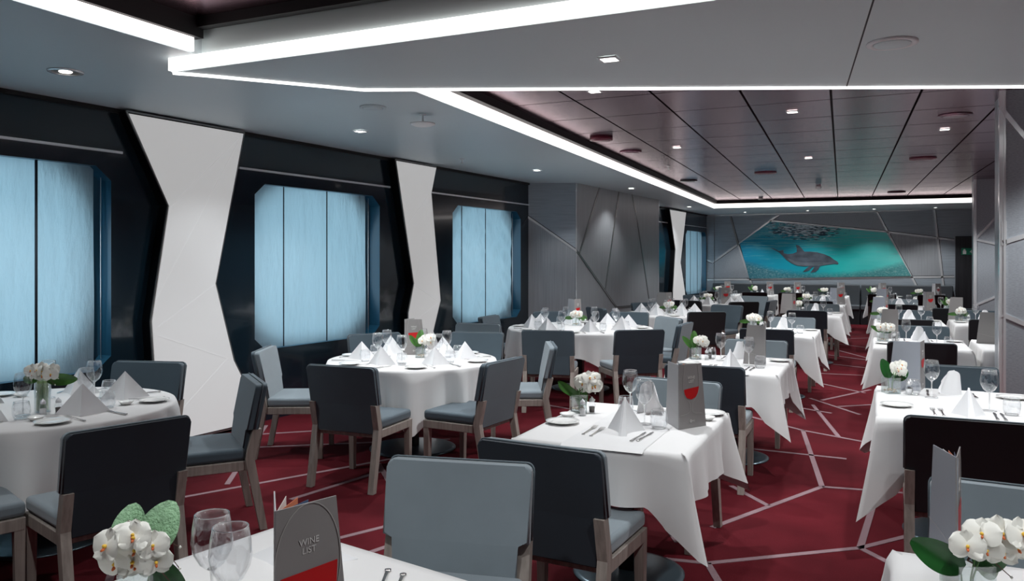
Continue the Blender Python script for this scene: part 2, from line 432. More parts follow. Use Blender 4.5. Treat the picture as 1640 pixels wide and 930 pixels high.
# ------------------------------------------------------------------ left wall with its windows
WIN = [(2.50, 4.46), (5.95, 7.85), (9.395, 11.30), (19.90, 21.75)]
ZL, ZH, CH = .70, 2.325, .13
def octo(a, d):
    return [(a + CH, ZL), (d - CH, ZL), (d, ZL + .11), (d, ZH - .11), (d - CH, ZH), (a + CH, ZH), (a, ZH - .11), (a, ZL + .11)]
wl = MB()
def wquad(y0, y1, z0, z1, m='black_gloss', n=0.):
    if y1 - y0 < .001: return
    wl.poly([W(y0, z0, n), W(y1, z0, n), W(y1, z1, n), W(y0, z1, n)], m)
ys = -3
for a, d in WIN:
    wquad(ys, a, 0, 2.8)
    wquad(a, d, 0, ZL); wquad(a, d, ZH, 2.8)
    for (p, q, r) in (((a, ZL), (a + CH, ZL), (a, ZL + .11)), ((d, ZL), (d, ZL + .11), (d - CH, ZL)), ((a, ZH), (a, ZH - .11), (a + CH, ZH)), ((d, ZH), (d - CH, ZH), (d, ZH - .11))):
        wl.poly([W(*p), W(*q), W(*r)], 'black_gloss')
    # raised lip round the opening and blue-lit reveal behind it
    oc = octo(a, d)
    for i in range(8):
        p, q = oc[i], oc[(i + 1) % 8]
        wl.poly([W(*p), W(*q), W(q[0], q[1], -.15), W(p[0], p[1], -.15)], 'navy_reveal')
    ys = d
wquad(ys, 22.6, 0, 2.8)
# raised ledge line above the windows
struct('wall_left', wl, fix=False)
lg = MB()
for a, d in ((-3, 4.55), (5.75, 8.03), (8.85, 11.55), (17.2, 18.5), (19.6, 22.2)):
    lg.prism([W(a, 2.44), W(d, 2.44), W(d, 2.46), W(a, 2.46)], WN * .02, 'silver')
struct('trim_5', lg)
lg = MB()
lg.prism([W(-3, 2.765), W(22, 2.765), W(22, 2.8), W(-3, 2.8)], WN * .02, 'black_gap_and_shadow')
struct('trim_6', lg)

for k, (a, d) in enumerate(WIN):
    f = MB()       # hull plate with a rounded opening, frame and glass
    y0, y1, z0, z1 = a - .25, d + .25, .45, 2.55
    cyc, czc, hw, hh, rr = (a + d) / 2 - .05, 1.55, .92, .80, .62
    inner = []; n = 10
    for cx_, cz_, st in ((hw - rr, hh - rr, 0), (-hw + rr, hh - rr, PI / 2), (-hw + rr, -hh + rr, PI), (hw - rr, -hh + rr, 1.5 * PI)):
        for i in range(n + 1):
            t = st + PI / 2 * i / n; inner.append((cyc + cx_ + rr * math.cos(t), czc + cz_ + rr * math.sin(t)))
    m_ = len(inner)
    outer = []
    for (py, pz) in inner:
        dy, dz = py - cyc, pz - czc
        s_ = min(((y1 - cyc) if dy > 0 else (cyc - y0)) / max(abs(dy), 1e-6), ((z1 - czc) if dz > 0 else (czc - z0)) / max(abs(dz), 1e-6))
        outer.append((cyc + dy * s_, czc + dz * s_))
    iv = [f.b.verts.new(W(p, q, -.20)) for p, q in inner]; ov = [f.b.verts.new(W(p, q, -.20)) for p, q in outer]
    iv2 = [f.b.verts.new(W(p, q, -.26)) for p, q in inner]
    for i in range(m_):
        j = (i + 1) % m_
        f.face([iv[i], iv[j], ov[j], ov[i]], 'navy_reveal'); f.face([iv[i], iv[j], iv2[j], iv2[i]], 'navy_reveal')
    # closing corners of the plate
    for (yy, zz) in ((y0, z0), (y1, z0), (y1, z1), (y0, z1)):
        pass
    wn = struct('window_%d' % (k + 1), f, fix=False)
    g = MB(); g.poly([W(p, q, -.24) for p, q in inner], 'window_glass')
    link('window_pane', g.mesh('window_pane', False), wn)
    # fabric blind hanging in the reveal
    b = MB(); B0, B1 = a - .03, d - (.17 if k in (1, 2) else .20 if k == 3 else .10)
    wr = .016 if k == 2 else .007
    def bf(i, j, a=B0, d=B1, wr=wr, k=k):
        u = i / 60; v = j / 60
        y = a + (d - a) * u; z = ZL - .06 + (ZH - ZL + .12) * v
        pan = (u * 3) % 1
        n = -.075 + wr * math.sin(v * (38 if k == 2 else 9) + 2.5 * abs(pan - .5) * 4 + k) * (.4 + .6 * math.sin(pan * PI)) + .010 * noise.noise(Vector((u * 5 + k * 9, v * 1.5, 0)))
        return W(y, z, n)
    b.grid(bf, 60, 60, 'blind')
    blab = ['pale blue fabric blind in the window at the left edge', 'pale blue fabric blind in the middle window behind the round table',
            'wrinkled pale blue blind in the window next to the wood pillar', 'pale blue blind in the far window beside the dolphin wall'][k]
    bo = tag(link('window_blind', b.mesh('blind', False)), blab, 'blind', 'fabric blinds in the windows')
    seams = {0: [3.9], 1: [6.384, 7.018], 2: [9.706, 10.341], 3: [20.5, 21.1]}[k]
    for sy in seams:
        s2 = MB(); s2.tube([W(sy, ZL - .04, -.058), W(sy, ZH + .04, -.058)], .006 if k else .011, 'fabric_dark', 6)
        link('seam_cord', s2.mesh('cord'), bo)
    s2 = MB(); s2.tube([W(B1 + .07, ZL - .04, -.09), W(B1 + .07, ZH, -.09)], .004, 'silver', 6)
    link('pull_chain', s2.mesh('chain'), bo)

# back-lit white panels standing proud of the dark wall
def light_panel(poly, seams, label, ytop):
    r = link('light_panel', None, None, W(poly[0][0], 0, 0)); tag(r, label, 'wall light', 'backlit wall panels between the windows')
    off = -Vector(r.location)
    f = MB(); P = [W(y, z, 0) + off for y, z in poly]
    f.prism([p for p in P], WN * .112, 'black_band')
    # thin silver edge
    for i in range(len(poly)):
        p, q = poly[i], poly[(i + 1) % len(poly)]
        f.bar(W(*p, .112) + off, W(*q, .112) + off, .012, .014, 'dark_silver')
    link('housing', f.mesh('housing'), r)
    cy = sum(p[0] for p in poly) / len(poly); cz = sum(p[1] for p in poly) / len(poly)
    d = MB(); d.prism([W(y + (cy - y) * .03, z + (cz - z) * .012, .11) + off for y, z in poly], WN * .012, 'panel_light')
    dd = link('diffuser', d.mesh('diffuser'), r)
    for i, (p, q) in enumerate(seams):
        s3 = MB(); s3.bar(W(*p, .1225) + off, W(*q, .1225) + off, .002, .010, 'panel_seam', side=WN)
        link('seam', s3.mesh('seam'), dd)
PA = [(4.781, .03), (5.963, .03), (5.602, .647), (5.39, 1.367), (5.719, 2.775), (4.514, 2.775), (4.90, 2.044), (4.734, 1.069), (4.757, .746)]
light_panel(PA, [((4.92, 2.03), (5.66, 2.72)), ((5.66, 2.70), (4.78, 1.25)), ((5.38, 1.36), (4.80, 1.02)), ((4.80, .95), (5.52, .68)), ((5.52, .68), (4.85, .15))],
    'tall angular backlit white wall panel left of the middle window', 0)
PB = [(8.26, .03), (9.2, .03), (8.773, .666), (8.94, 1.056), (8.731, 2.435), (8.842, 2.775), (8.002, 2.775), (8.361, 1.289), (8.248, .935)]
light_panel(PB, [((8.70, 2.40), (8.40, 1.35)), ((8.36, 1.28), (8.88, 1.05)), ((8.88, 1.03), (8.32, .80)), ((8.68, 2.4), (8.22, 2.0))],
    'narrow angular backlit white wall panel right of the middle window', 0)
PC = [(18.5, .03), (19.6, .03), (19.44, .83), (19.09, 1.52), (19.55, 2.76), (18.28, 2.76), (18.70, 1.82), (18.51, .86)]
light_panel(PC, [((18.75, 1.8), (19.4, 2.6)), ((19.05, 1.5), (18.6, 1.0))], 'backlit white wall panel in the far alcove beyond the wood pillar', 0)

# ------------------------------------------------------------------ wood pillar block on the left
F0, F1, S1 = Vector((-5.0, 11.55, 0)), Vector((-4.30, 11.88, 0)), Vector((-3.99, 15.92, 0))
p = MB()
def vquad(mb, a, d, z0, z1, m): mb.poly([(a.x, a.y, z0), (d.x, d.y, z0), (d.x, d.y, z1), (a.x, a.y, z1)], m)
B1_ = W(15.95, 0)
fu = (F1 - F0).normalized(); su = (S1 - F1).normalized()
def FP(t, z, n=0): v = F0 + fu * t; return Vector((v.x + fu.y * n, v.y - fu.x * n, z))
def SP(t, z, n=0): v = F1 + su * t; return Vector((v.x + su.y * n, v.y - su.x * n, z))
p.poly([FP(0, 0), FP(.761, 0), FP(.761, 1.729), FP(0, 2.265)], 'veneer_v')
p.poly([FP(0, 2.265), FP(.761, 1.729), FP(.761, 2.8), FP(0, 2.8)], 'veneer_h')
vquad(p, FP(.755, 0), F1, 0, 2.8, 'veneer_v')
vquad(p, F1, S1, 0, 2.8, 'veneer_v'); vquad(p, S1, Vector((B1_.x - .3, 15.95, 0)), 0, 2.8, 'veneer_v')
struct('wall_pillar_left', p, fix=False)
tr = MB()
def trimbar(mb, a, d, fn, w=.022, m='silver'):
    mb.bar(fn(*a, .006), fn(*d, .006), w, .012, m, side=None)
def tb(mb, a, d, fn, w=.022, m='silver'):
    A, B = fn(a[0], a[1], .0), fn(d[0], d[1], .0); nn = (fn(0, 0, 1) - fn(0, 0, 0))
    dd = (B - A).normalized(); sd = nn.cross(dd).normalized()
    mb.bar(A, B, w, .016, m, side=sd)
    if w > .02: mb.bar(A + sd * w * .62, B + sd * w * .62, w * .3, .014, 'black_gap_and_shadow', side=sd)  # black strip along the trim: its shadow line put in as colour
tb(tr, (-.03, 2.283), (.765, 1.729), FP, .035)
tb(tr, (.768, 0), (.768, 2.8), FP, .012)
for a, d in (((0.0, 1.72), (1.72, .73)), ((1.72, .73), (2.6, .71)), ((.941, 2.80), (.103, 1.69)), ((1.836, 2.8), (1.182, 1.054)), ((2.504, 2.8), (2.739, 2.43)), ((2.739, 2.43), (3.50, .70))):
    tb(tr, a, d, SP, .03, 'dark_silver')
tb(tr, (4.05, 0), (4.05, 2.8), SP, .012)
struct('trim_7', tr)

# ------------------------------------------------------------------ back wall, picture, door, banquettes
YB = 21.8; KB = 21.8 / 21.0
def B(x, z, n=0): return Vector((x * KB, YB - n, 1.58 + (z - 1.58) * KB))
w = MB()
# veneer facets: each facet of the wall has its own grain direction
w.box(-7, 5.2, YB, YB + .12, 0, 2.8, 'veneer_h')
bw_ = struct('wall_back', w)
w = MB()
w.prism([B(-2.4, 2.56), B(.27, 2.24), B(.08, 2.73), B(-2.15, 2.73)], (0, -.004, 0), 'veneer_d')
w.prism([B(.32, 2.22), B(1.42, 2.09), B(1.47, 1.2), B(.80, 1.18)], (0, -.004, 0), 'veneer_v')
w.prism([B(-3.98, 1.08), B(-2.95, 1.09), B(-3.17, 1.97), B(-3.84, 1.5)], (0, -.004, 0), 'veneer_d')
struct('trim_8', w)
tr = MB()
def bar_b(a, d, w_=.045, m='silver'): tb(tr, a, d, B, w_, m)
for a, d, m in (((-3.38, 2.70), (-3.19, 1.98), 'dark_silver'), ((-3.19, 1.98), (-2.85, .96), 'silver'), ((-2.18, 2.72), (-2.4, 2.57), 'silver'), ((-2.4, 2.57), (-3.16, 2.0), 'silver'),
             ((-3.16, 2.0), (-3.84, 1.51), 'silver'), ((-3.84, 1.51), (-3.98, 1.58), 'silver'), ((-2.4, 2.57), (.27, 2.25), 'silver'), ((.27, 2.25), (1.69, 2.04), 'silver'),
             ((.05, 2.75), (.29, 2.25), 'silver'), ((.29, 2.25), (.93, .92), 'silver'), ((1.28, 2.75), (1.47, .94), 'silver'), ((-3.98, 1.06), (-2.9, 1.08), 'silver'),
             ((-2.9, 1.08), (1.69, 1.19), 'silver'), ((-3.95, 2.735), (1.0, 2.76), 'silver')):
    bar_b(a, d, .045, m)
bar_b((-3.79, 0), (-3.79, 2.75), .015, 'dark_silver')
struct('trim_9', tr)
# mural: framed seascape with a dolphin
PX = [(-3.14, 2.0), (-2.38, 2.55), (.27, 2.23), (.80, 1.20), (-2.90, 1.10)]
root = link('mural', None); tag(root, 'large angular blue underwater mural with a grey dolphin on the back wall', 'picture')
mu = MB(); mu.prism([B(x, z, .02) for x, z in PX], (0, -.02, 0), 'sea_painting')
link('picture_panel', mu.mesh('picture'), root)
# dolphin outline traced on the 300x115-pixel picture -> wall metres
def D(px, py):
    fx, fy = 1170 + px / 5.467, 345 + py / 5.467
    # same ray plane relation used for the wall itself
    k = 1270.; r = (fx - 820) / k; cy, sy = math.cos(YAW), math.sin(YAW)
    dx, dy = -sy + cy * r, cy + sy * r; t = YB / dy
    return (t * dx, 1.58 - (fy - 416) / k * t)
body = [(350, 283), (385, 290), (425, 312), (462, 302), (468, 330), (500, 338), (545, 334), (580, 320), (582, 290), (572, 256), (600, 262), (625, 288), (648, 316), (700, 316), (760, 322),
        (820, 338), (870, 358), (905, 385), (935, 402), (947, 418), (940, 428), (905, 424), (870, 428), (820, 436), (785, 442), (770, 470), (745, 494), (700, 499), (722, 470), (735, 445),
        (712, 455), (690, 480), (660, 492), (635, 492), (660, 468), (690, 442), (640, 446), (580, 438), (530, 415), (490, 388), (455, 350), (430, 325), (395, 305)]
dm = MB(); dm.prism([Vector((D(*q)[0], YB - .04, D(*q)[1])) for q in body], (0, -.008, 0), 'dolphin')
do = link('dolphin', dm.mesh('dolphin'), root)
belly = [(500, 372), (560, 398), (640, 412), (720, 410), (800, 408), (860, 412), (905, 416), (870, 426), (800, 438), (735, 442), (690, 440), (640, 443), (580, 434), (530, 410)]
dm = MB(); dm.prism([Vector((D(*q)[0], YB - .047, D(*q)[1])) for q in belly], (0, -.004, 0), 'dolphin_belly')
link('belly', dm.mesh('belly'), do)
# door
d = MB(); d.box(B(1.71, 0).x, B(2.75, 0).x, YB - .05, YB - .005, 0, 2.15, 'door_dark', .004, 1)
dr = struct('door_1', d)
d = MB(); d.tube([(2.72, YB - .05, 1.02), (2.72, YB - .10, 1.02), (2.60, YB - .10, 1.02)], .012, 'silver'); link('door_handle', d.mesh('handle'), dr)
def text_mesh(txt, size, m, ext=.0004, align='CENTER', spacing=1.0):
    cu = bpy.data.curves.new('t', 'FONT'); cu.body = txt; cu.size = size; cu.extrude = ext; cu.align_x = align
    cu.space_line = spacing
    ob = bpy.data.objects.new('t', cu); COL.objects.link(ob)
    dg = bpy.context.evaluated_depsgraph_get()
    me = bpy.data.meshes.new_from_object(ob.evaluated_get(dg)); bpy.data.objects.remove(ob)
    me.materials.clear(); me.materials.append(M[m]); me.name = 'lettering'
    return me
sx, sz = D(0, 0)
sg = MB(); X0, X1, Z0, Z1 = 1.90, 2.30, 1.70, 1.86
so = MB(); so.box(X0, X1, YB - .062, YB - .052, Z0, Z1, 'sign_green', .003, 1)
so = tag(link('door_sign', so.mesh('sign')), 'small green number sign with white lifejacket symbol on the back door', 'sign')
ic = MB(); ic.box(X0 + .03, X0 + .10, YB - .065, YB - .062, Z0 + .02, Z1 - .06, 'ink_white'); ic.lathe([(.0, 0), (.024, 0), (.024, .003), (0, .003)], 'ink_white', 16)
for v in ic.b.verts:
    if v.co.z < .5: x_, y_, z_ = v.co; v.co = (X0 + .065 + x_, YB - .062 - z_, Z1 - .045 + y_)
link('symbol', ic.mesh('symbol'), so)
link('lettering', text_mesh('450', .11, 'ink_white', .001), so, ((X0 + X1) / 2 + .055, YB - .064, Z0 + .04), (PI / 2, 0, 0))
# banquettes
def banquette(x0, x1, label):
    r = link('banquette', None, None, ((x0 + x1) / 2, YB - .4, 0)); tag(r, label, 'bench', 'wall banquettes under the mural'); h = (x1 - x0) / 2
    s = MB(); s.box(-h, h, -.32, .18, .36, .47, 'banq', .02); link('seat', s.mesh('seat'), r)
    s = MB(); s.box(-h, h, -.26, .18, .0, .36, 'fabric_black'); link('plinth', s.mesh('plinth'), r)
    n = max(1, round((x1 - x0) / 1.55)); wd = (x1 - x0) / n
    for i in range(n):
        s = MB(); s.box(-h + i * wd + .004, -h + (i + 1) * wd - .004, .19, .37, .40, .96, 'banq', .025); link('backrest', s.mesh('back'), r)
banquette(-3.95, -2.42, 'grey wall banquette in the left corner below the mural')
banquette(-2.40, -.32, 'long grey wall banquette centred below the dolphin mural')
banquette(-.30, 1.72, 'grey wall banquette between the mural and the dark door')

# ------------------------------------------------------------------ right side pillars and remaining shell
def pillar(x0, y0, x1, y1, trims, edge, name, tname):
    w = MB(); w.box(x0, x1, y0, y1, 0, 2.99, 'veneer_d'); struct(name, w)
    t = MB(); t.box(x0 - edge, x0, y0 - .004, y0 + .05, 0, 2.99, 'silver', .003, 1)
    t.box(x0 - .004, x0 + .012, y0 - .012, y0, 0, 2.99, 'silver')
    for a, d in trims:
        t.bar((x0 + a[0], y0, a[1]), (x0 + d[0], y0, d[1]), .018, .035, 'silver', side=(0, 1, 0))
    struct(tname, t)
pillar(.97, 7.6, 5.0, 8.15, [((-.03, 2.84), (.9, 1.36 + .1)), ((-.01, 1.72), (.9, 2.05)), ((-.01, 1.13), (.9, .70)), ((-.0, 1.70), (.0, 1.9))], .035, 'wall_right_pillar', 'trim_10')
pillar(1.60, 15.8, 5.0, 16.4, [((-.009, 1.936), (.33, 2.35)), ((-.0, 1.93), (.7, 1.74)), ((-.0, .80), (.8, 1.2))], .035, 'wall_right_pillar_far', 'trim_11')
s = MB()
s.box(5, 5.15, -3, 22.4, 0, 3.1, 'veneer_h'); struct('wall_right', s)
s = MB(); s.box(-7, 5.15, -3.15, -3, 0, 3.1, 'veneer_h'); struct('wall_front', s)
s = MB(); s.box(-7.1, 5.2, -3.1, 22.4, 3.15, 3.25, 'black_gap_and_shadow'); struct('ceiling_slab', s)
s = MB(); s.box(-7.1, 5.2, -3.1, 22.5, -.2, -.1, 'black_gap_and_shadow'); struct('floor_slab', s)

# ------------------------------------------------------------------ chair
def chair_kind(back='fabric_dark', front='fabric_light', wood='oak'):
    def rake(p):   # lean the back
        z = p[2]; return (p[0], p[1] - max(0, z - .44) * .20, z)
    H_ = [(-.225, .385), (.225, .385), (.225, .59), (.27, .59), (.27, .80)]
    arc = lambda cx, cz, r, a0, a1, n=5: [(cx + r * math.cos(a0 + (a1 - a0) * i / n), cz + r * math.sin(a0 + (a1 - a0) * i / n)) for i in range(n + 1)]
    prof = [(-.225, .385), (.225, .385), (.225, .59), (.27, .59)] + arc(.245, .823, .025, 0, PI / 2) + arc(-.245, .823, .025, PI / 2, PI) + [(-.27, .59), (-.225, .59)]
    f = MB(); f.prism([(x, -.215, z) for x, z in prof], (0, .042, 0), front, .008)
    for v in f.b.verts: v.co = rake(v.co)
    fm = f.mesh('backrest')
    g = MB(); g.prism([(x, -.2155, z) for x, z in prof], (0, -.026, 0), back, .006)
    for v in g.b.verts: v.co = rake(v.co)
    gm = g.mesh('back_cover')
    pp = MB()
    loop = [(x * 1.0, -.216, z) for x, z in ([(.272, .592)] + arc(.2455, .8245, .027, 0, PI / 2) + arc(-.2455, .8245, .027, PI / 2, PI) + [(-.272, .592)])]
    pp.tube([rake(q) for q in loop], .0035, 'piping', 6)
    st = MB(); st.box(-.255, .255, -.20, .245, .412, .482, front if back != 'fabric_black' else 'fabric_mid', .022, 3)
    sf = MB(); sf.box(-.255, .255, -.21, -.175, .355, .41, wood, .003, 1); sf.box(-.255, .255, .20, .235, .355, .41, wood, .003, 1)
    sf.box(-.262, -.225, -.19, .235, .355, .411, wood, .003, 1); sf.box(.225, .262, -.19, .235, .355, .411, wood, .003, 1)
    parts = [('seat', st.mesh('seat')), ('seat_frame', sf.mesh('seat_frame')), ('backrest', fm), ('back_cover', gm, [('piping', pp.mesh('piping'))])]
    for sx in (-1, 1):
        l = MB()
        for (a, b_) in (((.59, -.262), (.42, -.222)), ((.42, -.222), (0.0, -.300))):
            P = []
            for (z, y), hw in ((b_, .021 if b_[0] < .1 else .026), (a, .026 if a[0] < .5 else .024)):
                x0 = sx * .2475
                P += [(x0 - .0215, y - hw, z), (x0 + .0215, y - hw, z), (x0 + .0215, y + hw, z), (x0 - .0215, y + hw, z)]
            l.hexa(P, wood)
        parts.append(('leg', l.mesh('rear_leg')))
        l = MB(); x0 = sx * .238
        l.hexa([(x0 - .018, .20, 0), (x0 + .018, .20, 0), (x0 + .018, .236, 0), (x0 - .018, .236, 0), (x0 - .023, .193, .41), (x0 + .023, .193, .41), (x0 + .023, .239, .41), (x0 - .023, .239, .41)], wood)
        parts.append(('leg', l.mesh('front_leg')))
    return ('dining_chair', parts)
CH_L = chair_kind('fabric_mid', 'fabric_light')
CH_M = chair_kind('fabric_mid', 'fabric_mid')
CH_D = chair_kind('fabric_dark', 'fabric_light')
CH_B = chair_kind('fabric_black', 'fabric_mid', 'oak')
CH_K = chair_kind('fabric_black', 'fabric_dark', 'oak_dark')

def chair(mid, deg, label, kind=CH_M, group='dining chairs'):
    """mid = where the top of the back is; deg = heading of the chair"""
    a = R(deg); off = Matrix.Rotation(a, 3, 'Z') @ Vector((0, .29, 0))
    return spawn(kind, (mid[0] + off.x, mid[1] + off.y, .0015), a, label, 'chair', group)

# ------------------------------------------------------------------ table top items
def lathe_mesh(prof, m, n=24, name='x'): q = MB(); q.lathe(prof, m, n); return q.mesh(name)
def rim_lathe(prof, m, n, name, rim_r, rim_z, extra=()):
    q = MB(); q.lathe(prof, m, n)
    for r_, z_, h_ in ((rim_r, rim_z, .0011),) + tuple(extra):
        ring = [(r_ + h_ * math.cos(PI * 2 * k / 6), z_ + h_ * math.sin(PI * 2 * k / 6)) for k in range(7)]
        q.lathe(ring, 'glass_rim', n)
    return q.mesh(name)
def tumb_mesh(prof, m, n, name): return rim_lathe(prof, m, n, name, .0355, .092, ((.030, .004, .0022),))
WINE = ('wine_glass', [('bowl', rim_lathe([(.0035, .098), (.012, .104), (.028, .118), (.041, .143), (.0445, .165), (.042, .195), (.0365, .225), (.0355, .225), (.041, .195), (.0435, .165), (.040, .144), (.027, .1195), (.010, .106), (0, .105)], 'glass', 28, 'bowl', .036, .225, ((.008, .104, .0025),))),
                       ('stem', lathe_mesh([(.0036, .0065), (.0034, .05), (.0036, .085), (.005, .1)], 'glass_rim', 10, 'stem')),
                       ('foot', rim_lathe([(0, 0), (.036, 0), (.036, .0015), (.018, .004), (.004, .0075), (0, .008)], 'glass', 24, 'foot', .036, .0015))])
TUMB = ('water_tumbler', tumb_mesh([(0, .0), (.030, .0), (.038, .010), (.0435, .035), (.0425, .062), (.036, .092), (.035, .092), (.0415, .062), (.0422, .036), (.036, .014), (.028, .009), (0, .008)], 'glass', 28, 'tumbler'))
PLATE = ('bread_plate', [('plate_well', lathe_mesh([(0, .003), (.052, .003), (.058, .006), (.058, .0085), (.052, .006), (0, .006)], 'china', 32, 'well')),
                         ('plate_rim', lathe_mesh([(.056, .005), (.070, .009), (.086, .013), (.0865, .0145), (.070, .0115), (.057, .0082)], 'china', 36, 'rim'))])
SAUCER = ('butter_dish', lathe_mesh([(0, .002), (.026, .002), (.036, .012), (.042, .018), (.041, .0195), (.034, .014), (.025, .006), (0, .006)], 'china', 28, 'saucer'))
def _unused(): pass
def fork_mesh():
    q = MB()
    q.hexa([(-.005, -.10, .001), (.005, -.10, .001), (.0028, .02, .006), (-.0028, .02, .006), (-.005, -.10, .0035), (.005, -.10, .0035), (.0028, .02, .0085), (-.0028, .02, .0085)], 'steel')
    q.hexa([(-.0028, .02, .006), (.0028, .02, .006), (.012, .045, .003), (-.012, .045, .003), (-.0028, .02, .0085), (.0028, .02, .0085), (.012, .045, .005), (-.012, .045, .005)], 'steel')
    for k in range(4):
        x = -.0102 + k * .0068
        q.hexa([(x - .0018, .045, .003), (x + .0018, .045, .003), (x + .001, .095, .007), (x - .001, .095, .007), (x - .0018, .045, .005), (x + .0018, .045, .005), (x + .001, .095, .0085), (x - .001, .095, .0085)], 'steel')
    q.lathe([(0, 0), (.009, 0), (.009, .004), (0, .005)], 'steel', 14, (0, -.098, .0005))
    return q.mesh('fork')
FORK = ('fork', fork_mesh())
def knife():
    q = MB(); q.prism([(-.004, .005, .002), (.006, .005, .002), (.011, .06, .002), (.008, .108, .002), (-.001, .118, .002), (-.005, .09, .002)], (0, 0, .0018), 'steel')
    h = MB(); h.hexa([(-.008, -.105, .001), (.008, -.105, .001), (.005, .006, .001), (-.005, .006, .001), (-.008, -.105, .008), (.008, -.105, .008), (.005, .006, .006), (-.005, .006, .006)], 'steel', .002, 2)
    return ('knife', [('blade', q.mesh('blade')), ('handle', h.mesh('handle'))])
KNIFE = knife()
def pyramid(w, d, h, fold=True):
    """starched napkin folded into a standing tent: two swept leaves meeting in a front crease, with a hem layer"""
    q = MB(); A = Vector((0, d * .12, h))
    Lf, Fr, Rt, Bk = Vector((-w / 2, d * .30, 0)), Vector((0, -d / 2, 0)), Vector((w / 2, d * .30, 0)), Vector((0, d * .5, 0))
    def leaf(P, Q, bulge):
        nrm = (Q - P).cross(A - P).normalized()
        def f(i, j):
            u, v = i / 8, j / 8
            b_ = P.lerp(Q, u); p = b_.lerp(A, v)
            return p + nrm * bulge * math.sin(u * PI) * (1 - v)
        q.grid(f, 8, 8, 'napkin')
    leaf(Lf, Fr, -.014); leaf(Fr, Rt, -.012); leaf(Rt, Bk, .004); leaf(Bk, Lf, .004)
    if fold:     # folded layers along the front crease
        for s_, w_ in ((-1, .012), (1, .022)):
            q.hexa([Fr + Vector((0, -.004, 0)), Fr + Vector((s_ * w_, .002, 0)), Fr + Vector((s_ * w_, .012, 0)), Fr + Vector((0, .004, 0)),
                    A + Vector((0, -.006, .002)), A + Vector((s_ * .005, -.004, 0)), A + Vector((s_ * .004, .003, 0)), A + Vector((0, .003, .001))], 'napkin')
    return ('napkin', q.mesh('napkin'))
NAP_S = pyramid(.165, .185, .146)
NAP_T = pyramid(.25, .13, .15, False)
def soft_napkin():
    """napkin rolled over into a curved upright fold"""
    q = MB()
    def f(i, j):
        u, v = i / 14, j / 10
        t = u * PI * 1.15 - .1; r = .055 * (1 - .45 * v)
        return Vector((math.cos(t) * r * 1.3 - .02 * v, math.sin(t) * r * .8 - .01 + .02 * v, v * .17 * (1 - .25 * (u - .4) ** 2 * 4)))
    q.grid(f, 14, 10, 'napkin')
    def g(i, j):
        u, v = i / 10, j / 10
        return Vector((-.02 + .085 * u + .01 * math.sin(v * 5), -.035 + .05 * u * (1 - v) + .015 * math.sin(u * PI), .165 * v * (1 - .5 * u * u)))
    q.grid(g, 10, 10, 'napkin')
    return ('napkin', q.mesh('soft_napkin'))
NAP_C = soft_napkin()
NAP_C[1].transform(Matrix.Scale(.88, 4))
def shaker(fill):
    gl = lathe_mesh([(0, 0), (.019, 0), (.021, .006), (.016, .016), (.019, .030), (.020, .045), (.013, .056), (.0125, .062), (0, .062)], 'glass', 18, 'shaker_body')
    co = lathe_mesh([(0, .004), (.014, .004), (.014, .014), (.016, .034), (0, .035)], fill, 14, 'contents')
    cp = lathe_mesh([(.014, .060), (.0145, .070), (.010, .079), (.004, .082), (.004, .086), (0, .088)], 'silver', 16, 'cap')
    return [('glass_body', gl, [('contents', co)]), ('cap', cp)]
SALT = ('salt_shaker', shaker('salt')); PEPPER = ('pepper_shaker', shaker('pepper'))

# menus -----------------------------------------------------------------
WP, WT, HP = .185, .152, .31
def panel_pts(ang, z, w): return Vector((math.cos(ang) * w, math.sin(ang) * w, z))
def cover(ang, m, th=.003):
    q = MB(); nn = Vector((math.sin(ang), -math.cos(ang), 0))
    if ang > PI / 2: nn = -nn
    P = [Vector((0, 0, 0)), panel_pts(ang, 0, WP), panel_pts(ang, HP, WT), Vector((0, 0, HP))]
    q.prism(P, -nn * th, m); return q.mesh('cover')
def ribbon(q, pts, ang, w_, m, lift=.0015):
    nn = Vector((math.sin(ang), -math.cos(ang), 0))
    if ang > PI / 2: nn = -nn
    P3 = [Vector((math.cos(ang) * u, math.sin(ang) * u, z)) + nn * lift for u, z in pts]
    for a, d in zip(P3, P3[1:]):
        dd = (d - a); 
        if dd.length < 1e-6: continue
        sd = nn.cross(dd.normalized()) * w_ / 2
        q.prism([a - sd, d - sd, d + sd, a + sd], nn * .0004, m)
def art(ang, big):
    nn = Vector((math.sin(ang), -math.cos(ang), 0)); lift = .0012
    gl, wi = MB(), MB(); cu = .082
    if not big:
        prof = [(-.045, .31), (-.056, .25), (-.058, .205), (-.050, .170), (-.034, .143), (-.014, .127), (-.008, .115), (-.007, .09), (-.012, .078), (-.03, .070), (-.078, .066)]
        ribbon(gl, [(cu + a * .93, z) for a, z in prof], ang, .0015, 'ink_line'); ribbon(gl, [(cu - a * .93, z) for a, z in prof], ang, .0015, 'ink_line')
        wp = [(-.050, .188), (-.043, .166), (-.028, .147), (0, .138), (.028, .147), (.043, .166), (.050, .188), (.051, .198), (.02, .195), (-.02, .192)]
    else:
        n = 20
        prof = [(.084 * math.cos(PI * .5 + PI * i / n), .175 + .135 * math.sin(PI * .5 + PI * i / n)) for i in range(n + 1)]
        ribbon(gl, [(cu + a, z) for a, z in prof], ang, .002, 'ink_line'); ribbon(gl, [(cu - a * .95, z) for a, z in prof], ang, .002, 'ink_line')
        wp = [(-.070, .165), (-.066, .120), (-.05, .078), (-.025, .050), (.0, .042), (.03, .050), (.055, .082), (.070, .125), (.072, .170)]
    P = [Vector((math.cos(ang) * (cu + a), math.sin(ang) * (cu + a), z)) + nn * lift for a, z in wp]
    wi.prism(P, nn * .0005, 'wine_red')
    return gl.mesh('drawing'), wi.mesh('wine')
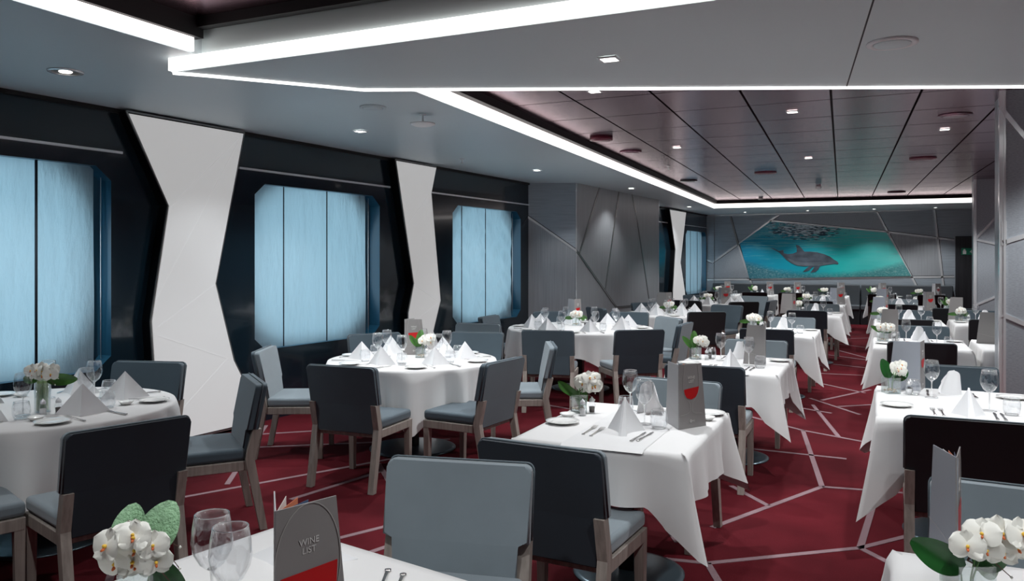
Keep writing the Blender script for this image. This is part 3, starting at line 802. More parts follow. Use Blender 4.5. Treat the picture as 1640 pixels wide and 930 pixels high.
def menu_kind(big=False, back='card_light', half=33, pages=3):
    aR, aL = R(90 - half), R(90 + half)
    gl, wi = art(aR, big)
    tx = text_mesh('WINE\nLIST', .0195, 'ink_white', .0003, 'CENTER', .95)
    zt = .238 if not big else .222
    nn = Vector((math.sin(aR), -math.cos(aR), 0))
    mtx = Matrix.Translation(Vector((math.cos(aR) * .082, math.sin(aR) * .082, zt)) + nn * .0012) @ Matrix.Rotation(aR, 4, 'Z') @ Matrix.Rotation(PI / 2, 4, 'X')
    tx.transform(mtx)
    subs = [('glass_drawing', gl), ('wine_drawing', wi), ('lettering', tx)]
    if not big:
        lg_ = text_mesh('MSC', .011, 'ink_white', .0002)
        lg_.transform(Matrix.Translation(Vector((math.cos(aR) * .098, math.sin(aR) * .098, .030)) + nn * .0012) @ Matrix.Rotation(aR, 4, 'Z') @ Matrix.Rotation(PI / 2, 4, 'X'))
        em = MB(); pts = [(.080 + .0055 * math.cos(PI * 2 * i / 14), .034 + .0065 * math.sin(PI * 2 * i / 14)) for i in range(15)]
        ribbon(em, pts, aR, .002, 'ink_white'); ribbon(em, [(.080, .027), (.080, .041)], aR, .002, 'ink_white')
        subs += [('lettering', lg_), ('emblem', em.mesh('emblem'))]
    ln = MB(); ribbon(ln, [(.0, .066), (.06, .074), (.12, .090), (.178, .10)], aL, .0015, 'ink_line')
    parts = [('front_cover', cover(aR, 'card'), subs), ('back_cover', cover(aL, back), [('fold_line', ln.mesh('line'))])]
    for i in range(pages):
        a = R(90 + half - (2 * half) * (i + 1) / (pages + 1)); w_ = .14
        q = MB(); P = [Vector((0, .003, .006)), panel_pts(a, .006, w_), panel_pts(a, HP - .004 - .003 * i, w_ * .88), Vector((0, .003, HP - .006))]
        q.prism(P, Vector((math.sin(a), -math.cos(a), 0)) * .0008, ['paper', 'paper_orange', 'paper_blue', 'paper'][i % 4])
        parts.append(('page', q.mesh('page')))
    return ('wine_list', parts)
MENU = menu_kind(); MENU_BIG = menu_kind(True, 'card_light', 30, 4); MENU_PLAIN = menu_kind(False, 'card_cool', 50, 3); MENU_TAUPE = menu_kind(False, 'card', 50, 3); MENU_SHUT = menu_kind(True, 'card_cool', 13, 3); MENU_TCLOSED = menu_kind(False, 'card', 10, 3)

# orchids ---------------------------------------------------------------
def blossom_mesh(seed):
    rnd = random.Random(seed); q = MB()
    def petal(a, L_, w_, tilt, lift=0, pt=.55):
        def f(i, j):
            u, v = i / 7, (j / 6 - .5) * 2
            ww = w_ * max(0., 1 - (2 * (u * .97 + .03) ** .85 - 1) ** 2) ** .5
            x = u * L_; y = v * ww; z = math.sin(tilt) * x + .006 * u * u - .25 * ww * v * v + lift + .001 * math.sin(v * 5 + u * 4 + seed)
            x *= math.cos(tilt)
            return Vector((x * math.cos(a) - y * math.sin(a), x * math.sin(a) + y * math.cos(a), z))
        q.grid(f, 7, 6, 'petal')
    for a in (90, 218, 322): petal(R(a + rnd.uniform(-6, 6)), .040, .018, R(rnd.uniform(-15, 6)))
    for a in (15, 165): petal(R(a + rnd.uniform(-5, 5)), .044, .030, R(rnd.uniform(-8, 10)), .003)
    return q.mesh('blossom')
BLOS = [blossom_mesh(i) for i in range(4)]
def lip(col=True):
    q = MB(); q.lathe([(0, .0), (.004, .003), (.0045, .007), (.003, .011), (0, .012)], 'petal_center', 10)
    q.tube([(0, -.002, .005), (.0, -.008, .008), (0, -.011, .012)], [.0025, .0035, .002], 'petal_lip' if col else 'petal', 8); return q.mesh('lip')
LIP = lip()
def leaf_mesh(L_, w_, bend, m, twist=0):
    q = MB()
    def f(i, j):
        u, v = i / 12, (j / 6 - .5) * 2
        ww = w_ * math.sin(min(1, u * .95 + .03) ** .9 * PI) ** .55
        th = bend * u; x = math.sin(th) * L_ * u if bend else 0; z = L_ * u * math.cos(th)
        return Vector((x - .25 * abs(v) * ww, v * ww, z))
    q.grid(f, 12, 6, m); return q.mesh('leaf')
def box_vase():
    q = MB(); s_ = .042
    for a, b_, c_, d_ in ((-s_, s_, -s_, -s_ + .004), (-s_, s_, s_ - .004, s_), (-s_, -s_ + .004, -s_ + .004, s_ - .004), (s_ - .004, s_, -s_ + .004, s_ - .004)): q.box(a, b_, c_, d_, 0, .10, 'vase_glass')
    q.box(-s_, s_, -s_, s_, 0, .006, 'vase_glass')
    p_ = MB(); rnd = random.Random(3)
    for k in range(26):
        x, y, z = rnd.uniform(-.03, .03), rnd.uniform(-.03, .03), rnd.uniform(.012, .026); r = rnd.uniform(.005, .009)
        p_.lathe([(0, -r * .7), (r * .8, -r * .35), (r, 0), (r * .8, r * .35), (0, r * .7)], 'pebble', 7, (x, y, z))
    return ('glass_vase', q.mesh('vase'), [('pebbles', p_.mesh('pebbles'))])
VASE = box_vase()
def stem_mesh(seed, col='leaf'):
    rnd = random.Random(seed); q = MB()
    for k in range(3):
        a = rnd.uniform(0, 6.28); pts = [(.01 * math.cos(a), .01 * math.sin(a), .015)]
        for t in (.35, .7, 1.0): pts.append((math.cos(a) * .035 * t, math.sin(a) * .035 * t, .015 + .15 * t - .03 * t * t))
        q.tube(pts, .0022, col, 6)
    return q.mesh('stem')
STEM = [stem_mesh(i) for i in range(3)]
def twig_mesh():
    q = MB(); rnd = random.Random(9)
    for k in range(4):
        a = rnd.uniform(-.6, 1.2); pts = [(0, 0, .10)]
        for t in (.3, .6, 1.0): pts.append((math.cos(a) * .09 * t, math.sin(a) * .05 * t - .01, .12 + .05 * math.sin(t * 2.5 + k)))
        q.tube(pts, [.002, .0018, .0014, .001], 'twig', 5)
        q.lathe([(0, -.004), (.004, 0), (0, .005)], 'petal', 7, pts[-1])
    return q.mesh('twig')
TWIG = twig_mesh()
LEAFS = {'long': leaf_mesh(.13, .024, .25, 'leaf'), 'pale': leaf_mesh(.12, .046, .35, 'leaf_pale'), 'dark': leaf_mesh(.125, .035, .2, 'leaf_dark'), 'wide': leaf_mesh(.15, .034, .3, 'leaf')}
# variants: leaves (kind, sideways lean deg, tilt deg, x, z) ; blossom cloud centre and spread in picture-facing axes
VAR = {
    'L1': ([('long', -52, 0, -.01, .085), ('wide', 176, 18, .015, .14), ('long', -64, 10, .0, .09)], (.055, 0, .165), (.055, .03, .035), 9),
    'L0': ([('pale', -16, 8, -.022, .135), ('pale', 14, 6, .022, .14), ('dark', 150, 10, .02, .13), ('wide', 172, 20, .03, .14)], (.0, -.02, .155), (.065, .03, .055), 10),
    'R1': ([('dark', -62, 0, -.01, .08), ('dark', 98, 10, .01, .11), ('wide', 112, 20, .02, .10)], (.055, -.01, .15), (.08, .03, .03), 8),
    'R2': ([('dark', -14, 0, -.015, .09), ('dark', 70, 10, .02, .09)], (.055, 0, .155), (.04, .02, .03), 5),
    'G1': ([('long', -60, 0, 0, .09), ('dark', 75, 10, .01, .10)], (.03, 0, .14), (.07, .04, .022), 7),
    'G2': ([('wide', 8, 0, -.02, .09), ('long', -40, 0, -.02, .09)], (.055, 0, .15), (.045, .03, .03), 6),
    'G3': ([('wide', 95, 10, .02, .10), ('long', -95, 10, -.02, .10)], (.01, 0, .14), (.07, .04, .022), 8),
}
def orchid(loc, var, label, scale=1.0, tall=False):
    leaves, cen, spr, nb = VAR[var]
    rnd = random.Random(label)
    r = link('orchid_arrangement', None, None, loc, YAW, scale); tag(r, label, 'flowers', 'white orchid arrangements on the tables')
    if tall:
        q = MB(); q.lathe([(0, 0), (.040, 0), (.040, .16), (.037, .16), (.037, .006), (0, .006)], 'vase_glass', 24); v = link('glass_vase', q.mesh('vase'), r)
        q = MB()
        for k in range(7):
            a = k * .9; q.tube([(.022 * math.cos(a), .022 * math.sin(a), .01), (.02 * math.cos(a + .5), .02 * math.sin(a + .5), .17)], .009, 'stem_green', 8)
        link('stem', q.mesh('stems'), r)
    else:
        v = link(VASE[0], VASE[1], r); link(VASE[2][0][0], VASE[2][0][1], v)
        link('stem', STEM[rnd.randrange(3)], r)
    dz = .08 if tall else 0
    for kind, roll, tilt, lx, z in leaves:
        e = Matrix.Rotation(R(roll), 4, 'Y') @ Matrix.Rotation(R(90), 4, 'Z') @ Matrix.Rotation(R(tilt), 4, 'Y')
        l = link('leaf', LEAFS[kind], r, (lx, 0, z + dz)); l.rotation_euler = e.to_euler()
    link('twig', TWIG, r, (0, 0, dz))
    for k in range(nb):
        a = 2 * PI * k / nb + rnd.uniform(-.3, .3); rr = rnd.uniform(.45, 1) if k else 0
        x = cen[0] + spr[0] * math.cos(a) * rr; z = cen[2] + spr[2] * math.sin(a) * rr + dz; y = cen[1] - spr[1] * rnd.uniform(.2, 1)
        d = Vector((math.cos(a) * .5 * rr + rnd.uniform(-.25, .25), -1, math.sin(a) * .4 * rr + .35))
        b = link('blossom', BLOS[k % 4], r, (x, y, z)); b.rotation_euler = d.to_track_quat('Z', 'Y').to_euler()
        b.scale = (rnd.uniform(.85, 1.1),) * 3
        link('blossom_center', LIP, b)
    return r

# tables ---------------------------------------------------------------
def square_cloth(w_, d_, drop=.255, corner=.50, seed=0):
    rnd = random.Random(seed); q = MB(); r_ = .02
    hw, hd = w_ / 2 + .012, d_ / 2 + .012
    N_ = 52; per = []
    def side(p0, p1, nrm):
        for i in range(N_): per.append((p0[0] + (p1[0] - p0[0]) * i / N_, p0[1] + (p1[1] - p0[1]) * i / N_, nrm))
    side((-hw, -hd), (hw, -hd), (0, -1)); side((hw, -hd), (hw, hd), (1, 0)); side((hw, hd), (-hw, hd), (0, 1)); side((-hw, hd), (-hw, -hd), (-1, 0))
    corners = [(-hw, -hd), (hw, -hd), (hw, hd), (-hw, hd)]
    K = 12; rings = []
    ph = [rnd.uniform(0, 6.28) for _ in range(4)]; rc = [rnd.uniform(.8, 1.12) for _ in range(4)]; hem = [rnd.uniform(.92, 1.1) for _ in range(4)]
    for n_, (x, y, nr) in enumerate(per):
        ci = min(range(4), key=lambda k: (x - corners[k][0]) ** 2 + (y - corners[k][1]) ** 2)
        cx_, cy_ = corners[ci]; dc = math.hypot(x - cx_, y - cy_)
        outx, outy = (1 if cx_ > 0 else -1) * .7071, (1 if cy_ > 0 else -1) * .7071
        c_ = max(0, 1 - dc / .185); L_ = drop * hem[n_ // N_ % 4] + (corner * rc[ci] - drop) * c_
        col = []
        for j in range(K + 1):
            t = j / K; s = t * L_
            fl_ = .012 * t + .016 * math.sin(dc * 15 + ph[ci]) * t ** 1.3 + .004 * math.sin(dc * 47 + ph[ci] * 2) * t
            # corner fold: stands out along the diagonal, pinched beside it
            fold = .135 * t ** 1.15 * max(0, 1 - dc / .10) - .030 * t ** 1.5 * math.exp(-((dc - .16) / .05) ** 2)
            px = x + nr[0] * (fl_ + (-.02 if False else 0)) + (outx * fold if fold > 0 else nr[0] * fold)
            py = y + nr[1] * fl_ + (outy * fold if fold > 0 else nr[1] * fold)
            zz = -s
            if j == 0: px, py, zz = x - nr[0] * .010, y - nr[1] * .010, .0015
            if j == 1: zz = -s * .8
            col.append(q.b.verts.new((px, py, zz)))
        rings.append(col)
    n = len(rings)
    for i in range(n):
        a, b_ = rings[i], rings[(i + 1) % n]
        for j in range(K): q.face([a[j], b_[j], b_[j + 1], a[j + 1]], 'linen', True)
    ins = [q.b.verts.new((r_v[0].co.x * .94, r_v[0].co.y * .94, .0035)) for r_v in rings]
    for i in range(n): q.face([rings[i][0], rings[(i + 1) % n][0], ins[(i + 1) % n], ins[i]], 'linen', True)
    q.face(ins, 'linen', False)
    return q.mesh('cloth')
def round_cloth(r_, drop=.26, corner=.47, rot=.3, seed=0):
    rnd = random.Random(seed); q = MB(); n = 144; K = 14; rings = []
    ph = rnd.uniform(0, 6.28)
    for i in range(n):
        t = 2 * PI * i / n; tt = ((t - rot) % (PI / 2)) / (PI / 2); c_ = max(0, 1 - abs(tt - .5) / .30)
        L_ = drop + (corner - drop) * c_ ** 1.4 + .012 * math.sin(5 * t + ph)
        col = []
        for j in range(K + 1):
            s = j / K
            rip = (.022 + .040 * c_) * math.sin(t * 15 + ph + 2.5 * math.sin(3 * t)) * s ** .8 + .020 * math.sin(t * 31 + 3 * math.sin(t * 4)) * s + .045 * s * c_
            rr = r_ + .012 + rip; zz = -s * L_
            if j == 0: rr, zz = r_, .0015
            if j == 1: rr = r_ + .010; zz = -s * L_ * .7
            col.append(q.b.verts.new((rr * math.cos(t), rr * math.sin(t), zz)))
        rings.append(col)
    for i in range(n):
        a, b_ = rings[i], rings[(i + 1) % n]
        for j in range(K): q.face([a[j], b_[j], b_[j + 1], a[j + 1]], 'linen', True)
    ctr = q.b.verts.new((0, 0, .0035))
    for i in range(n): q.face([rings[i][0], rings[(i + 1) % n][0], ctr], 'linen', True)
    return q.mesh('cloth')
def runner_mesh(w_, d_, x0=-.18, x1=.20):
    q = MB()
    def f(i, j):
        u, v = i / 6, j / 30; x = x0 + (x1 - x0) * u
        L_ = d_ + .06; s = -L_ / 2 + L_ * v; e = d_ / 2 + .02
        if abs(s) <= e: return Vector((x, s, .0052))
        ex = abs(s) - e; return Vector((x, math.copysign(e + .004 + .012 * (ex / .25), s), .0052 - ex))
    q.grid(f, 6, 30, 'runner_linen'); return q.mesh('runner')
TOPZ = .745
def table(name, x, y, rot, top, base_r, label, grp, cloth, clabel):
    r = link(name, None, None, (x, y, 0), rot); tag(r, label, 'table', grp)
    t = MB()
    if isinstance(top, tuple): t.box(-top[0] / 2, top[0] / 2, -top[1] / 2, top[1] / 2, .715, TOPZ - .002, 'oak', .004, 1)
    else: t.lathe([(0, .715), (top, .715), (top, TOPZ - .002), (0, TOPZ - .002)], 'oak', 48)
    link('tabletop', t.mesh('top'), r)
    t = MB(); t.box(-.04, .04, -.04, .04, .015, .715, 'pedestal_post', .004, 1); link('column', t.mesh('column'), r)
    t = MB(); t.lathe([(0, .0), (base_r, .0), (base_r, .006), (base_r * .9, .012), (.06, .02), (0, .02)], 'pedestal', 48); bp = link('base_plate', t.mesh('base'), r); bp.location.z = .003
    c_ = link('tablecloth', cloth, None, (x, y, TOPZ), rot); tag(c_, clabel, 'tablecloth', 'white tablecloths')
    return r
Z = TOPZ + .0045
def setting(P, rot, who, full=True, nap=NAP_S, plate=(-.30, .12), glass2=True, forks=2, napsize=1):
    """place setting; P = napkin position, +y local points to the table middle"""
    def at(dx, dy): v = Matrix.Rotation(rot, 3, 'Z') @ Vector((dx, dy, 0)); return (P[0] + v.x, P[1] + v.y, Z)
    j = random.uniform
    spawn(nap, at(0, 0), rot + j(-.15, .15), 'folded white napkin at the %s' % who, 'napkin', 'folded napkins', napsize)
    spawn(PLATE, at(plate[0] + j(-.01, .01), plate[1]), 0, 'white bread plate at the %s' % who, 'plate', 'bread plates')
    if full:
        for k in range(forks):
            spawn(FORK, at(-.125 - .04 * k, .05), rot + j(-.05, .05) , ('%s steel fork at the %s' % (('inner', 'outer')[k], who)) if forks > 1 else 'steel fork at the %s' % who, 'fork', 'steel forks')
        for k in range(forks):
            spawn(KNIFE, at(.125 + .035 * k, .03), rot + j(-.05, .05), ('%s steel knife at the %s' % (('inner', 'outer')[k], who)) if forks > 1 else 'steel knife at the %s' % who, 'knife', 'steel knives')
    spawn(WINE, at(.115, .20), 0, 'stemmed wine glass at the %s' % who, 'glass', 'wine glasses')
    spawn(TUMB, at(.21, .12), 0, 'stemless water tumbler at the %s' % who, 'glass', 'water tumblers')
ci = [0]
def square_set(x, y, w_, d_, nm, rot=0., near=True, far=True, vase=True, menu=MENU_PLAIN, menu_at=(.26, .10), menu_rot=0., var='G1', chairs='nf', full=True, nk=CH_D, fk=CH_L, nb=-.49, fb=.42, vase_at=(-.33, .16), drop=.255, corner=.50, run=True, chair_dx=0.):
    ci[0] += 1
    table('dining_table', x, y, rot, (w_, d_), .28, 'square pedestal table under white linen, %s' % nm, 'square dining tables', square_cloth(w_, d_, drop, corner, ci[0]), 'white linen cloth with pointed corners on %s' % nm)
    Mr = Matrix.Rotation(rot, 3, 'Z')
    def at(dx, dy, z=Z): v = Mr @ Vector((dx, dy, 0)); return (x + v.x, y + v.y, z)
    if run:
        tag(link('table_runner', runner_mesh(w_, d_), None, (x, y, TOPZ), rot), 'narrow white runner laid across %s' % nm, 'runner', 'white table runners')
    if near: setting(at(.03, -d_ / 2 + .20), rot, 'near side of %s' % nm, full, forks=2 if full else 1, plate=(-.34, .16) if w_ > .75 else (-.28, .14))
    if far: setting(at(-.0, d_ / 2 - .19), rot + PI, 'far side of %s' % nm, full and w_ > .5, nap=NAP_C, forks=1, plate=(-.33, .04))
    if vase:
        orchid(at(*vase_at), var, 'white orchids in square glass vase on %s' % nm)
        spawn(SALT, at(vase_at[0] + .10, vase_at[1] - .03), 0, 'glass salt shaker beside the orchids on %s' % nm, 'salt shaker', 'salt shakers')
        spawn(PEPPER, at(vase_at[0] + .11, vase_at[1] + .055), 0, 'dark pepper shaker beside the orchids on %s' % nm, 'pepper shaker', 'pepper shakers')
    if menu: spawn(menu, at(*menu_at), menu_rot, 'standing wine list card on %s' % nm, 'menu', 'wine lists on the tables')
    if 'n' in chairs:
        v = Mr @ Vector((-.03 + chair_dx, -d_ / 2 + nb, 0)); chair((x + v.x, y + v.y), math.degrees(rot), 'dark backed dining chair at near end of %s' % nm, nk, 'chairs at the square tables')
    if 'f' in chairs:
        v = Mr @ Vector((.06 + chair_dx, d_ / 2 + fb, 0)); chair((x + v.x, y + v.y), math.degrees(rot) + 180, 'grey fronted dining chair at far end of %s' % nm, fk, 'chairs at the square tables')

# ------------------------------------------------------------------ square tables left of the aisle
nm = 'nearest table left of aisle'
rot0 = R(-11)
table('dining_table', -1.40, 1.375, rot0, (.80, 1.05), .28, 'foreground square table under white linen, %s' % nm, 'square dining tables', square_cloth(.80, 1.05, seed=50), 'white linen cloth in foreground on %s' % nm)
orchid((-1.575, 1.345, Z), 'L0', 'large white orchids with pale green leaf on %s' % nm, 1.0)
spawn(SALT, (-1.475, 1.30, Z), 0, 'glass salt shaker beside the orchids on %s' % nm, 'salt shaker', 'salt shakers')
spawn(PEPPER, (-1.425, 1.262, Z), 0, 'pepper shaker by wine glasses on %s' % nm, 'pepper shaker', 'pepper shakers')
spawn(WINE, (-1.405, 1.392, Z), 0, 'rear one of two large wine glasses on %s' % nm, 'glass', 'wine glasses', 1.06)
spawn(WINE, (-1.30, 1.342, Z), 0, 'front one of two large wine glasses on %s' % nm, 'glass', 'wine glasses', 1.06)
spawn(TUMB, (-1.36, 1.28, Z), 0, 'water tumbler beside shakers on %s' % nm, 'glass', 'water tumblers')
spawn(MENU_BIG, (-1.128, 1.288, Z), R(12), 'open wine list with red glass emblem on %s' % nm, 'menu', 'wine lists on the tables', 1.0)
spawn(NAP_T, (-1.43, 1.72, Z), R(20), 'wide folded white napkin behind the wine list on %s' % nm, 'napkin', 'folded napkins', (1.25, 1.5, .5))
spawn(FORK, (-1.14, 1.70, Z), R(205), 'left fork at far right corner of %s' % nm, 'fork', 'steel forks')
spawn(FORK, (-1.09, 1.69, Z), R(203), 'right fork at far right corner of %s' % nm, 'fork', 'steel forks')
chair((-1.37, 2.55), 192, 'pale grey dining chair facing camera behind nearest table left of aisle', CH_L, 'chairs at the square tables')

nm = 'second table left of aisle'; x, y, w_, d_ = -1.133, 3.90, .80, 1.04
table('dining_table', x, y, 0, (w_, d_), .28, 'square pedestal table under white linen, %s' % nm, 'square dining tables', square_cloth(w_, d_, .25, .52, 3), 'white linen cloth with long front corner on %s' % nm)
tag(link('table_runner', runner_mesh(w_, d_, -.16, .22), None, (x, y, TOPZ)), 'narrow white runner laid across %s' % nm, 'runner', 'white table runners')
orchid((x - .335, y + .19, Z), 'L1', 'white orchids with long green leaf on %s' % nm)
def put(kind, dx, dy, rot, what, cat, grp, sc=None): spawn(kind, (x + dx, y + dy, Z), R(rot), '%s on %s' % (what, nm), cat, grp, sc)
put(SALT, -.285, .115, 0, 'glass salt shaker beside the orchids', 'salt shaker', 'salt shakers')
put(PEPPER, -.262, .20, 0, 'pepper shaker with dark fill beside the orchids', 'pepper shaker', 'pepper shakers')
put(PLATE, -.31, -.12, 0, 'white bread plate near the front left corner', 'plate', 'bread plates')
put(SAUCER, -.345, .045, 0, 'small butter dish between plate and vase', 'dish', 'butter dishes')
put(FORK, -.125, -.23, 0, 'left steel fork beside the pointed napkin', 'fork', 'steel forks')
put(FORK, -.08, -.25, 0, 'right steel fork beside the pointed napkin', 'fork', 'steel forks')
put(NAP_S, .035, -.19, 8, 'tall pointed napkin at the near side', 'napkin', 'folded napkins', 1.12)
put(KNIFE, .128, -.28, -2, 'left steel knife beside the pointed napkin', 'knife', 'steel knives')
put(KNIFE, .156, -.26, -4, 'right steel knife beside the pointed napkin', 'knife', 'steel knives')
put(TUMB, -.09, .26, 0, 'water tumbler behind the pointed napkin', 'glass', 'water tumblers')
put(WINE, -.085, .33, 0, 'rear one of two wine glasses', 'glass', 'wine glasses')
put(WINE, .078, .02, 0, 'front one of two wine glasses', 'glass', 'wine glasses')
put(NAP_C, .035, .30, 0, 'soft rolled napkin behind the wine glasses', 'napkin', 'folded napkins', 1.15)
put(TUMB, .17, -.05, 0, 'water tumbler beside the wine list', 'glass', 'water tumblers')
put(MENU, .264, -.036, 0, 'tall standing wine list with red wine glass', 'menu', 'wine lists on the tables', 1.02)
put(PLATE, .325, .42, 0, 'white bread plate behind the wine list', 'plate', 'bread plates')
put(SAUCER, .345, .26, 0, 'small butter dish beside the wine list', 'dish', 'butter dishes')
chair((-1.20, 2.89), -4, 'dark backed dining chair at near end of %s' % nm, CH_D, 'chairs at the square tables')
chair((-1.09, 4.80), 174, 'pale grey dining chair at far end of %s' % nm, CH_L, 'chairs at the square tables')

square_set(-1.035, 6.53, .80, 1.05, 'third table left of aisle', menu=MENU_TCLOSED, menu_at=(.26, -.03), menu_rot=R(66), var='G2')
square_set(-1.00, 9.68, .80, 1.0, 'fourth table left of aisle', menu=None, var='G3')
square_set(-.85, 13.1, .80, 1.0, 'fifth table left of aisle', menu=MENU_TAUPE, menu_at=(-.30, -.15), menu_rot=R(36), var='G1', vase_at=(-.28, .2))
square_set(-.90, 16.0, .80, 1.0, 'sixth table left of aisle', menu=MENU_PLAIN, menu_at=(.27, -.1), menu_rot=R(0), var='G3', vase_at=(-.30, .16))
spawn(MENU_TAUPE, (-1.0 - .12, 9.68 + .36, Z), R(20), 'grey wine list behind orchids on fourth table left of aisle', 'menu', 'wine lists on the tables') if False else None

# ------------------------------------------------------------------ tables right of the aisle
nm = 'nearest table right of aisle'; x, y = .45, 2.0
table('dining_table', x, y, 0, (.80, 1.04), .28, 'foreground square table under white linen, %s' % nm, 'square dining tables', square_cloth(.80, 1.04, seed=61), 'white linen cloth in right foreground on %s' % nm)
orchid((.205, 2.20, Z), 'R1', 'large white orchids in bottom right corner on %s' % nm, 1.05)
spawn(MENU_SHUT, (.198, 2.381, Z), R(5), 'pale standing wine list behind orchids on %s' % nm, 'menu', 'wine lists on the tables')
spawn(SALT, (.33, 2.14, Z), 0, 'glass salt shaker beside the orchids on %s' % nm, 'salt shaker', 'salt shakers')
chair((.44, 3.0), 176, 'blue grey dining chair facing camera behind %s' % nm, CH_L, 'chairs at the square tables')
square_set(.43, 5.22, .82, 1.14, 'second table right of aisle', menu=MENU_PLAIN, menu_at=(-.165, .42), menu_rot=R(38), var='R2', nk=CH_B, fk=CH_M, vase_at=(-.335, .27), corner=.50)
square_set(.41, 8.85, .82, 1.05, 'third table right of aisle', menu=MENU_TCLOSED, menu_at=(-.18, .40), menu_rot=R(74), var='G1', nk=CH_K, fk=CH_M, vase_at=(-.33, .10), corner=.50)
square_set(.42, 11.85, .82, 1.05, 'fourth table right of aisle', menu=MENU_PLAIN, menu_at=(-.28, .42), menu_rot=R(36), var='G3', nk=CH_K, fk=CH_M, corner=.5)
square_set(.40, 15.4, .82, 1.05, 'fifth table right of aisle', menu=MENU_PLAIN, menu_at=(-.20, .40), menu_rot=R(36), var='G3', nk=CH_K, fk=CH_L, corner=.5)
square_set(1.33, 9.02, .80, 1.05, 'third-row table beside right pillar', menu=MENU_TCLOSED, menu_at=(-.22, .08), menu_rot=R(76), var='G2', nk=CH_K, fk=CH_M, vase_at=(-.12, .02), near=False, chairs='f')
square_set(1.36, 12.2, .80, 1.05, 'fourth-row table beyond right pillar', menu=MENU_TCLOSED, menu_at=(-.24, .40), menu_rot=R(76), var='G3', nk=CH_K, fk=CH_M, vase_at=(-.30, .14))
square_set(1.10, 14.5, .70, 1.0, 'fifth-row table beyond right pillar', menu=MENU, menu_at=(-.33, .05), menu_rot=R(-20), var='G2', nk=CH_K, fk=CH_M, vase_at=(-.02, .1), chairs='n', near=False)

# ------------------------------------------------------------------ tables along the banquette
for i, (bx, nm) in enumerate(((-3.25, 'leftmost banquette table'), (-2.42, 'second banquette table from left'), (-1.64, 'third banquette table from left'), (-.84, 'fourth banquette table from left'),
                              (.18, 'fifth banquette table from left'), (1.12, 'rightmost banquette table'))):
    square_set(bx, 19.6, .60, .95, nm, menu=MENU, menu_at=(.10, .05) if i % 2 else (-.05, .02), menu_rot=R(-28 + 3 * i), var=('G1', 'G2', 'G3')[i % 3], full=False, far=(i % 2 == 0),
               chairs='n' if i in (0, 1, 2, 4, 5) else '', nk=CH_K, vase_at=(-.24, .16), run=False, nb=-.6)

# ------------------------------------------------------------------ round tables on the window side
def round_set(x, y, r_, nm, places, menu_at, menu_rot, vase_at=(0, 0), var='G3', base=.36, cloth_rot=.3, seed=1, tall=False, corner=.47, menu=MENU, naps=.42, gl=.30, extra=False):
    table('round_table', x, y, 0, r_, base, 'round pedestal table under white linen, %s' % nm, 'round dining tables', round_cloth(r_, .26, corner, cloth_rot, seed), 'draped white linen cloth on %s' % nm)
    for deg, who in places:     # deg: where the diner sits, seen from the table centre
        a = R(deg); ux, uy = math.cos(a), math.sin(a); tx, ty = -uy, ux
        def at(rad, side): return (x + ux * rad + tx * side, y + uy * rad + ty * side, Z)
        w = '%s place of %s' % (who, nm); face = a + PI / 2
        spawn(NAP_T, at(r_ - .27, 0), YAW + random.uniform(-.5, .5), 'white tent napkin at the %s' % w, 'napkin', 'folded napkins', random.uniform(.95, 1.12))
        spawn(PLATE, at(r_ - .15, -.21), 0, 'white bread plate at the %s' % w, 'plate', 'bread plates')
        spawn(FORK, at(r_ - .17, -.09), face, 'steel fork at the %s' % w, 'fork', 'steel forks')
        spawn(KNIFE, at(r_ - .15, .12), face, 'steel knife at the %s' % w, 'knife', 'steel knives')
        spawn(WINE, at(r_ - .42, .10), 0, 'stemmed wine glass at the %s' % w, 'glass', 'wine glasses')
        spawn(TUMB, at(r_ - .33, .17), 0, 'water tumbler at the %s' % w, 'glass', 'water tumblers')
        if extra: spawn(SAUCER, at(r_ - .30, -.22), 0, 'small butter dish at the %s' % w, 'dish', 'butter dishes')
    orchid((x + vase_at[0], y + vase_at[1], Z), var, 'white orchids in glass vase on %s' % nm, 1.0, tall)
    spawn(SALT, (x + vase_at[0] + .09, y + vase_at[1] - .06, Z), 0, 'glass salt shaker beside the orchids on %s' % nm, 'salt shaker', 'salt shakers')
    spawn(PEPPER, (x + vase_at[0] + .13, y + vase_at[1] + .0, Z), 0, 'dark pepper shaker beside the orchids on %s' % nm, 'pepper shaker', 'pepper shakers')
    if menu: spawn(menu, (x + menu_at[0], y + menu_at[1], Z), R(menu_rot), 'standing wine list card on %s' % nm, 'menu', 'wine lists on the tables')

G = 'chairs at the round tables'
nm = 'round table at left edge'
round_set(-4.3, 3.0, .69, nm, [(60, 'right rear'), (-10, 'right front'), (120, 'window side'), (-75, 'front'), (190, 'far left')], (-.2, .1), 10, (.16, -.12), 'G3', seed=3, tall=True, menu=None, cloth_rot=.1, corner=.40, extra=True)
chair((-4.72, 4.09), 196, 'dark grey chair behind %s against white panel' % nm, CH_M, G)
chair((-3.01, 2.50), 73, 'large dark backed chair in front of %s' % nm, CH_D, G)
chair((-3.47, 3.78), 142, 'grey chair seen from side right of %s' % nm, CH_M, G)
chair((-3.93, 1.95), -20, 'dark chair at bottom left corner before %s' % nm, CH_D, G)
nm = 'round table by middle window'
round_set(-3.53, 5.72, .70, nm, [(-95, 'front left'), (-35, 'front right'), (25, 'right'), (85, 'rear right'), (150, 'rear left'), (205, 'left')], (-.22, .22), -35, (.02, .10), 'G2', seed=5, cloth_rot=-.25, corner=.50)
chair((-3.33, 4.47), 3, 'dark blue grey chair in front of %s' % nm, CH_M, G)
chair((-4.57, 5.09), 297, 'light grey chair on left side of %s' % nm, CH_L, G)
chair((-2.45, 5.22), 85, 'grey chair turned sideways right of %s' % nm, CH_M, G)
chair((-4.49, 6.56), 234, 'grey chair behind %s under the window' % nm, CH_M, G)
chair((-3.63, 7.11), 193, 'grey chair behind right part of %s' % nm, CH_M, G)
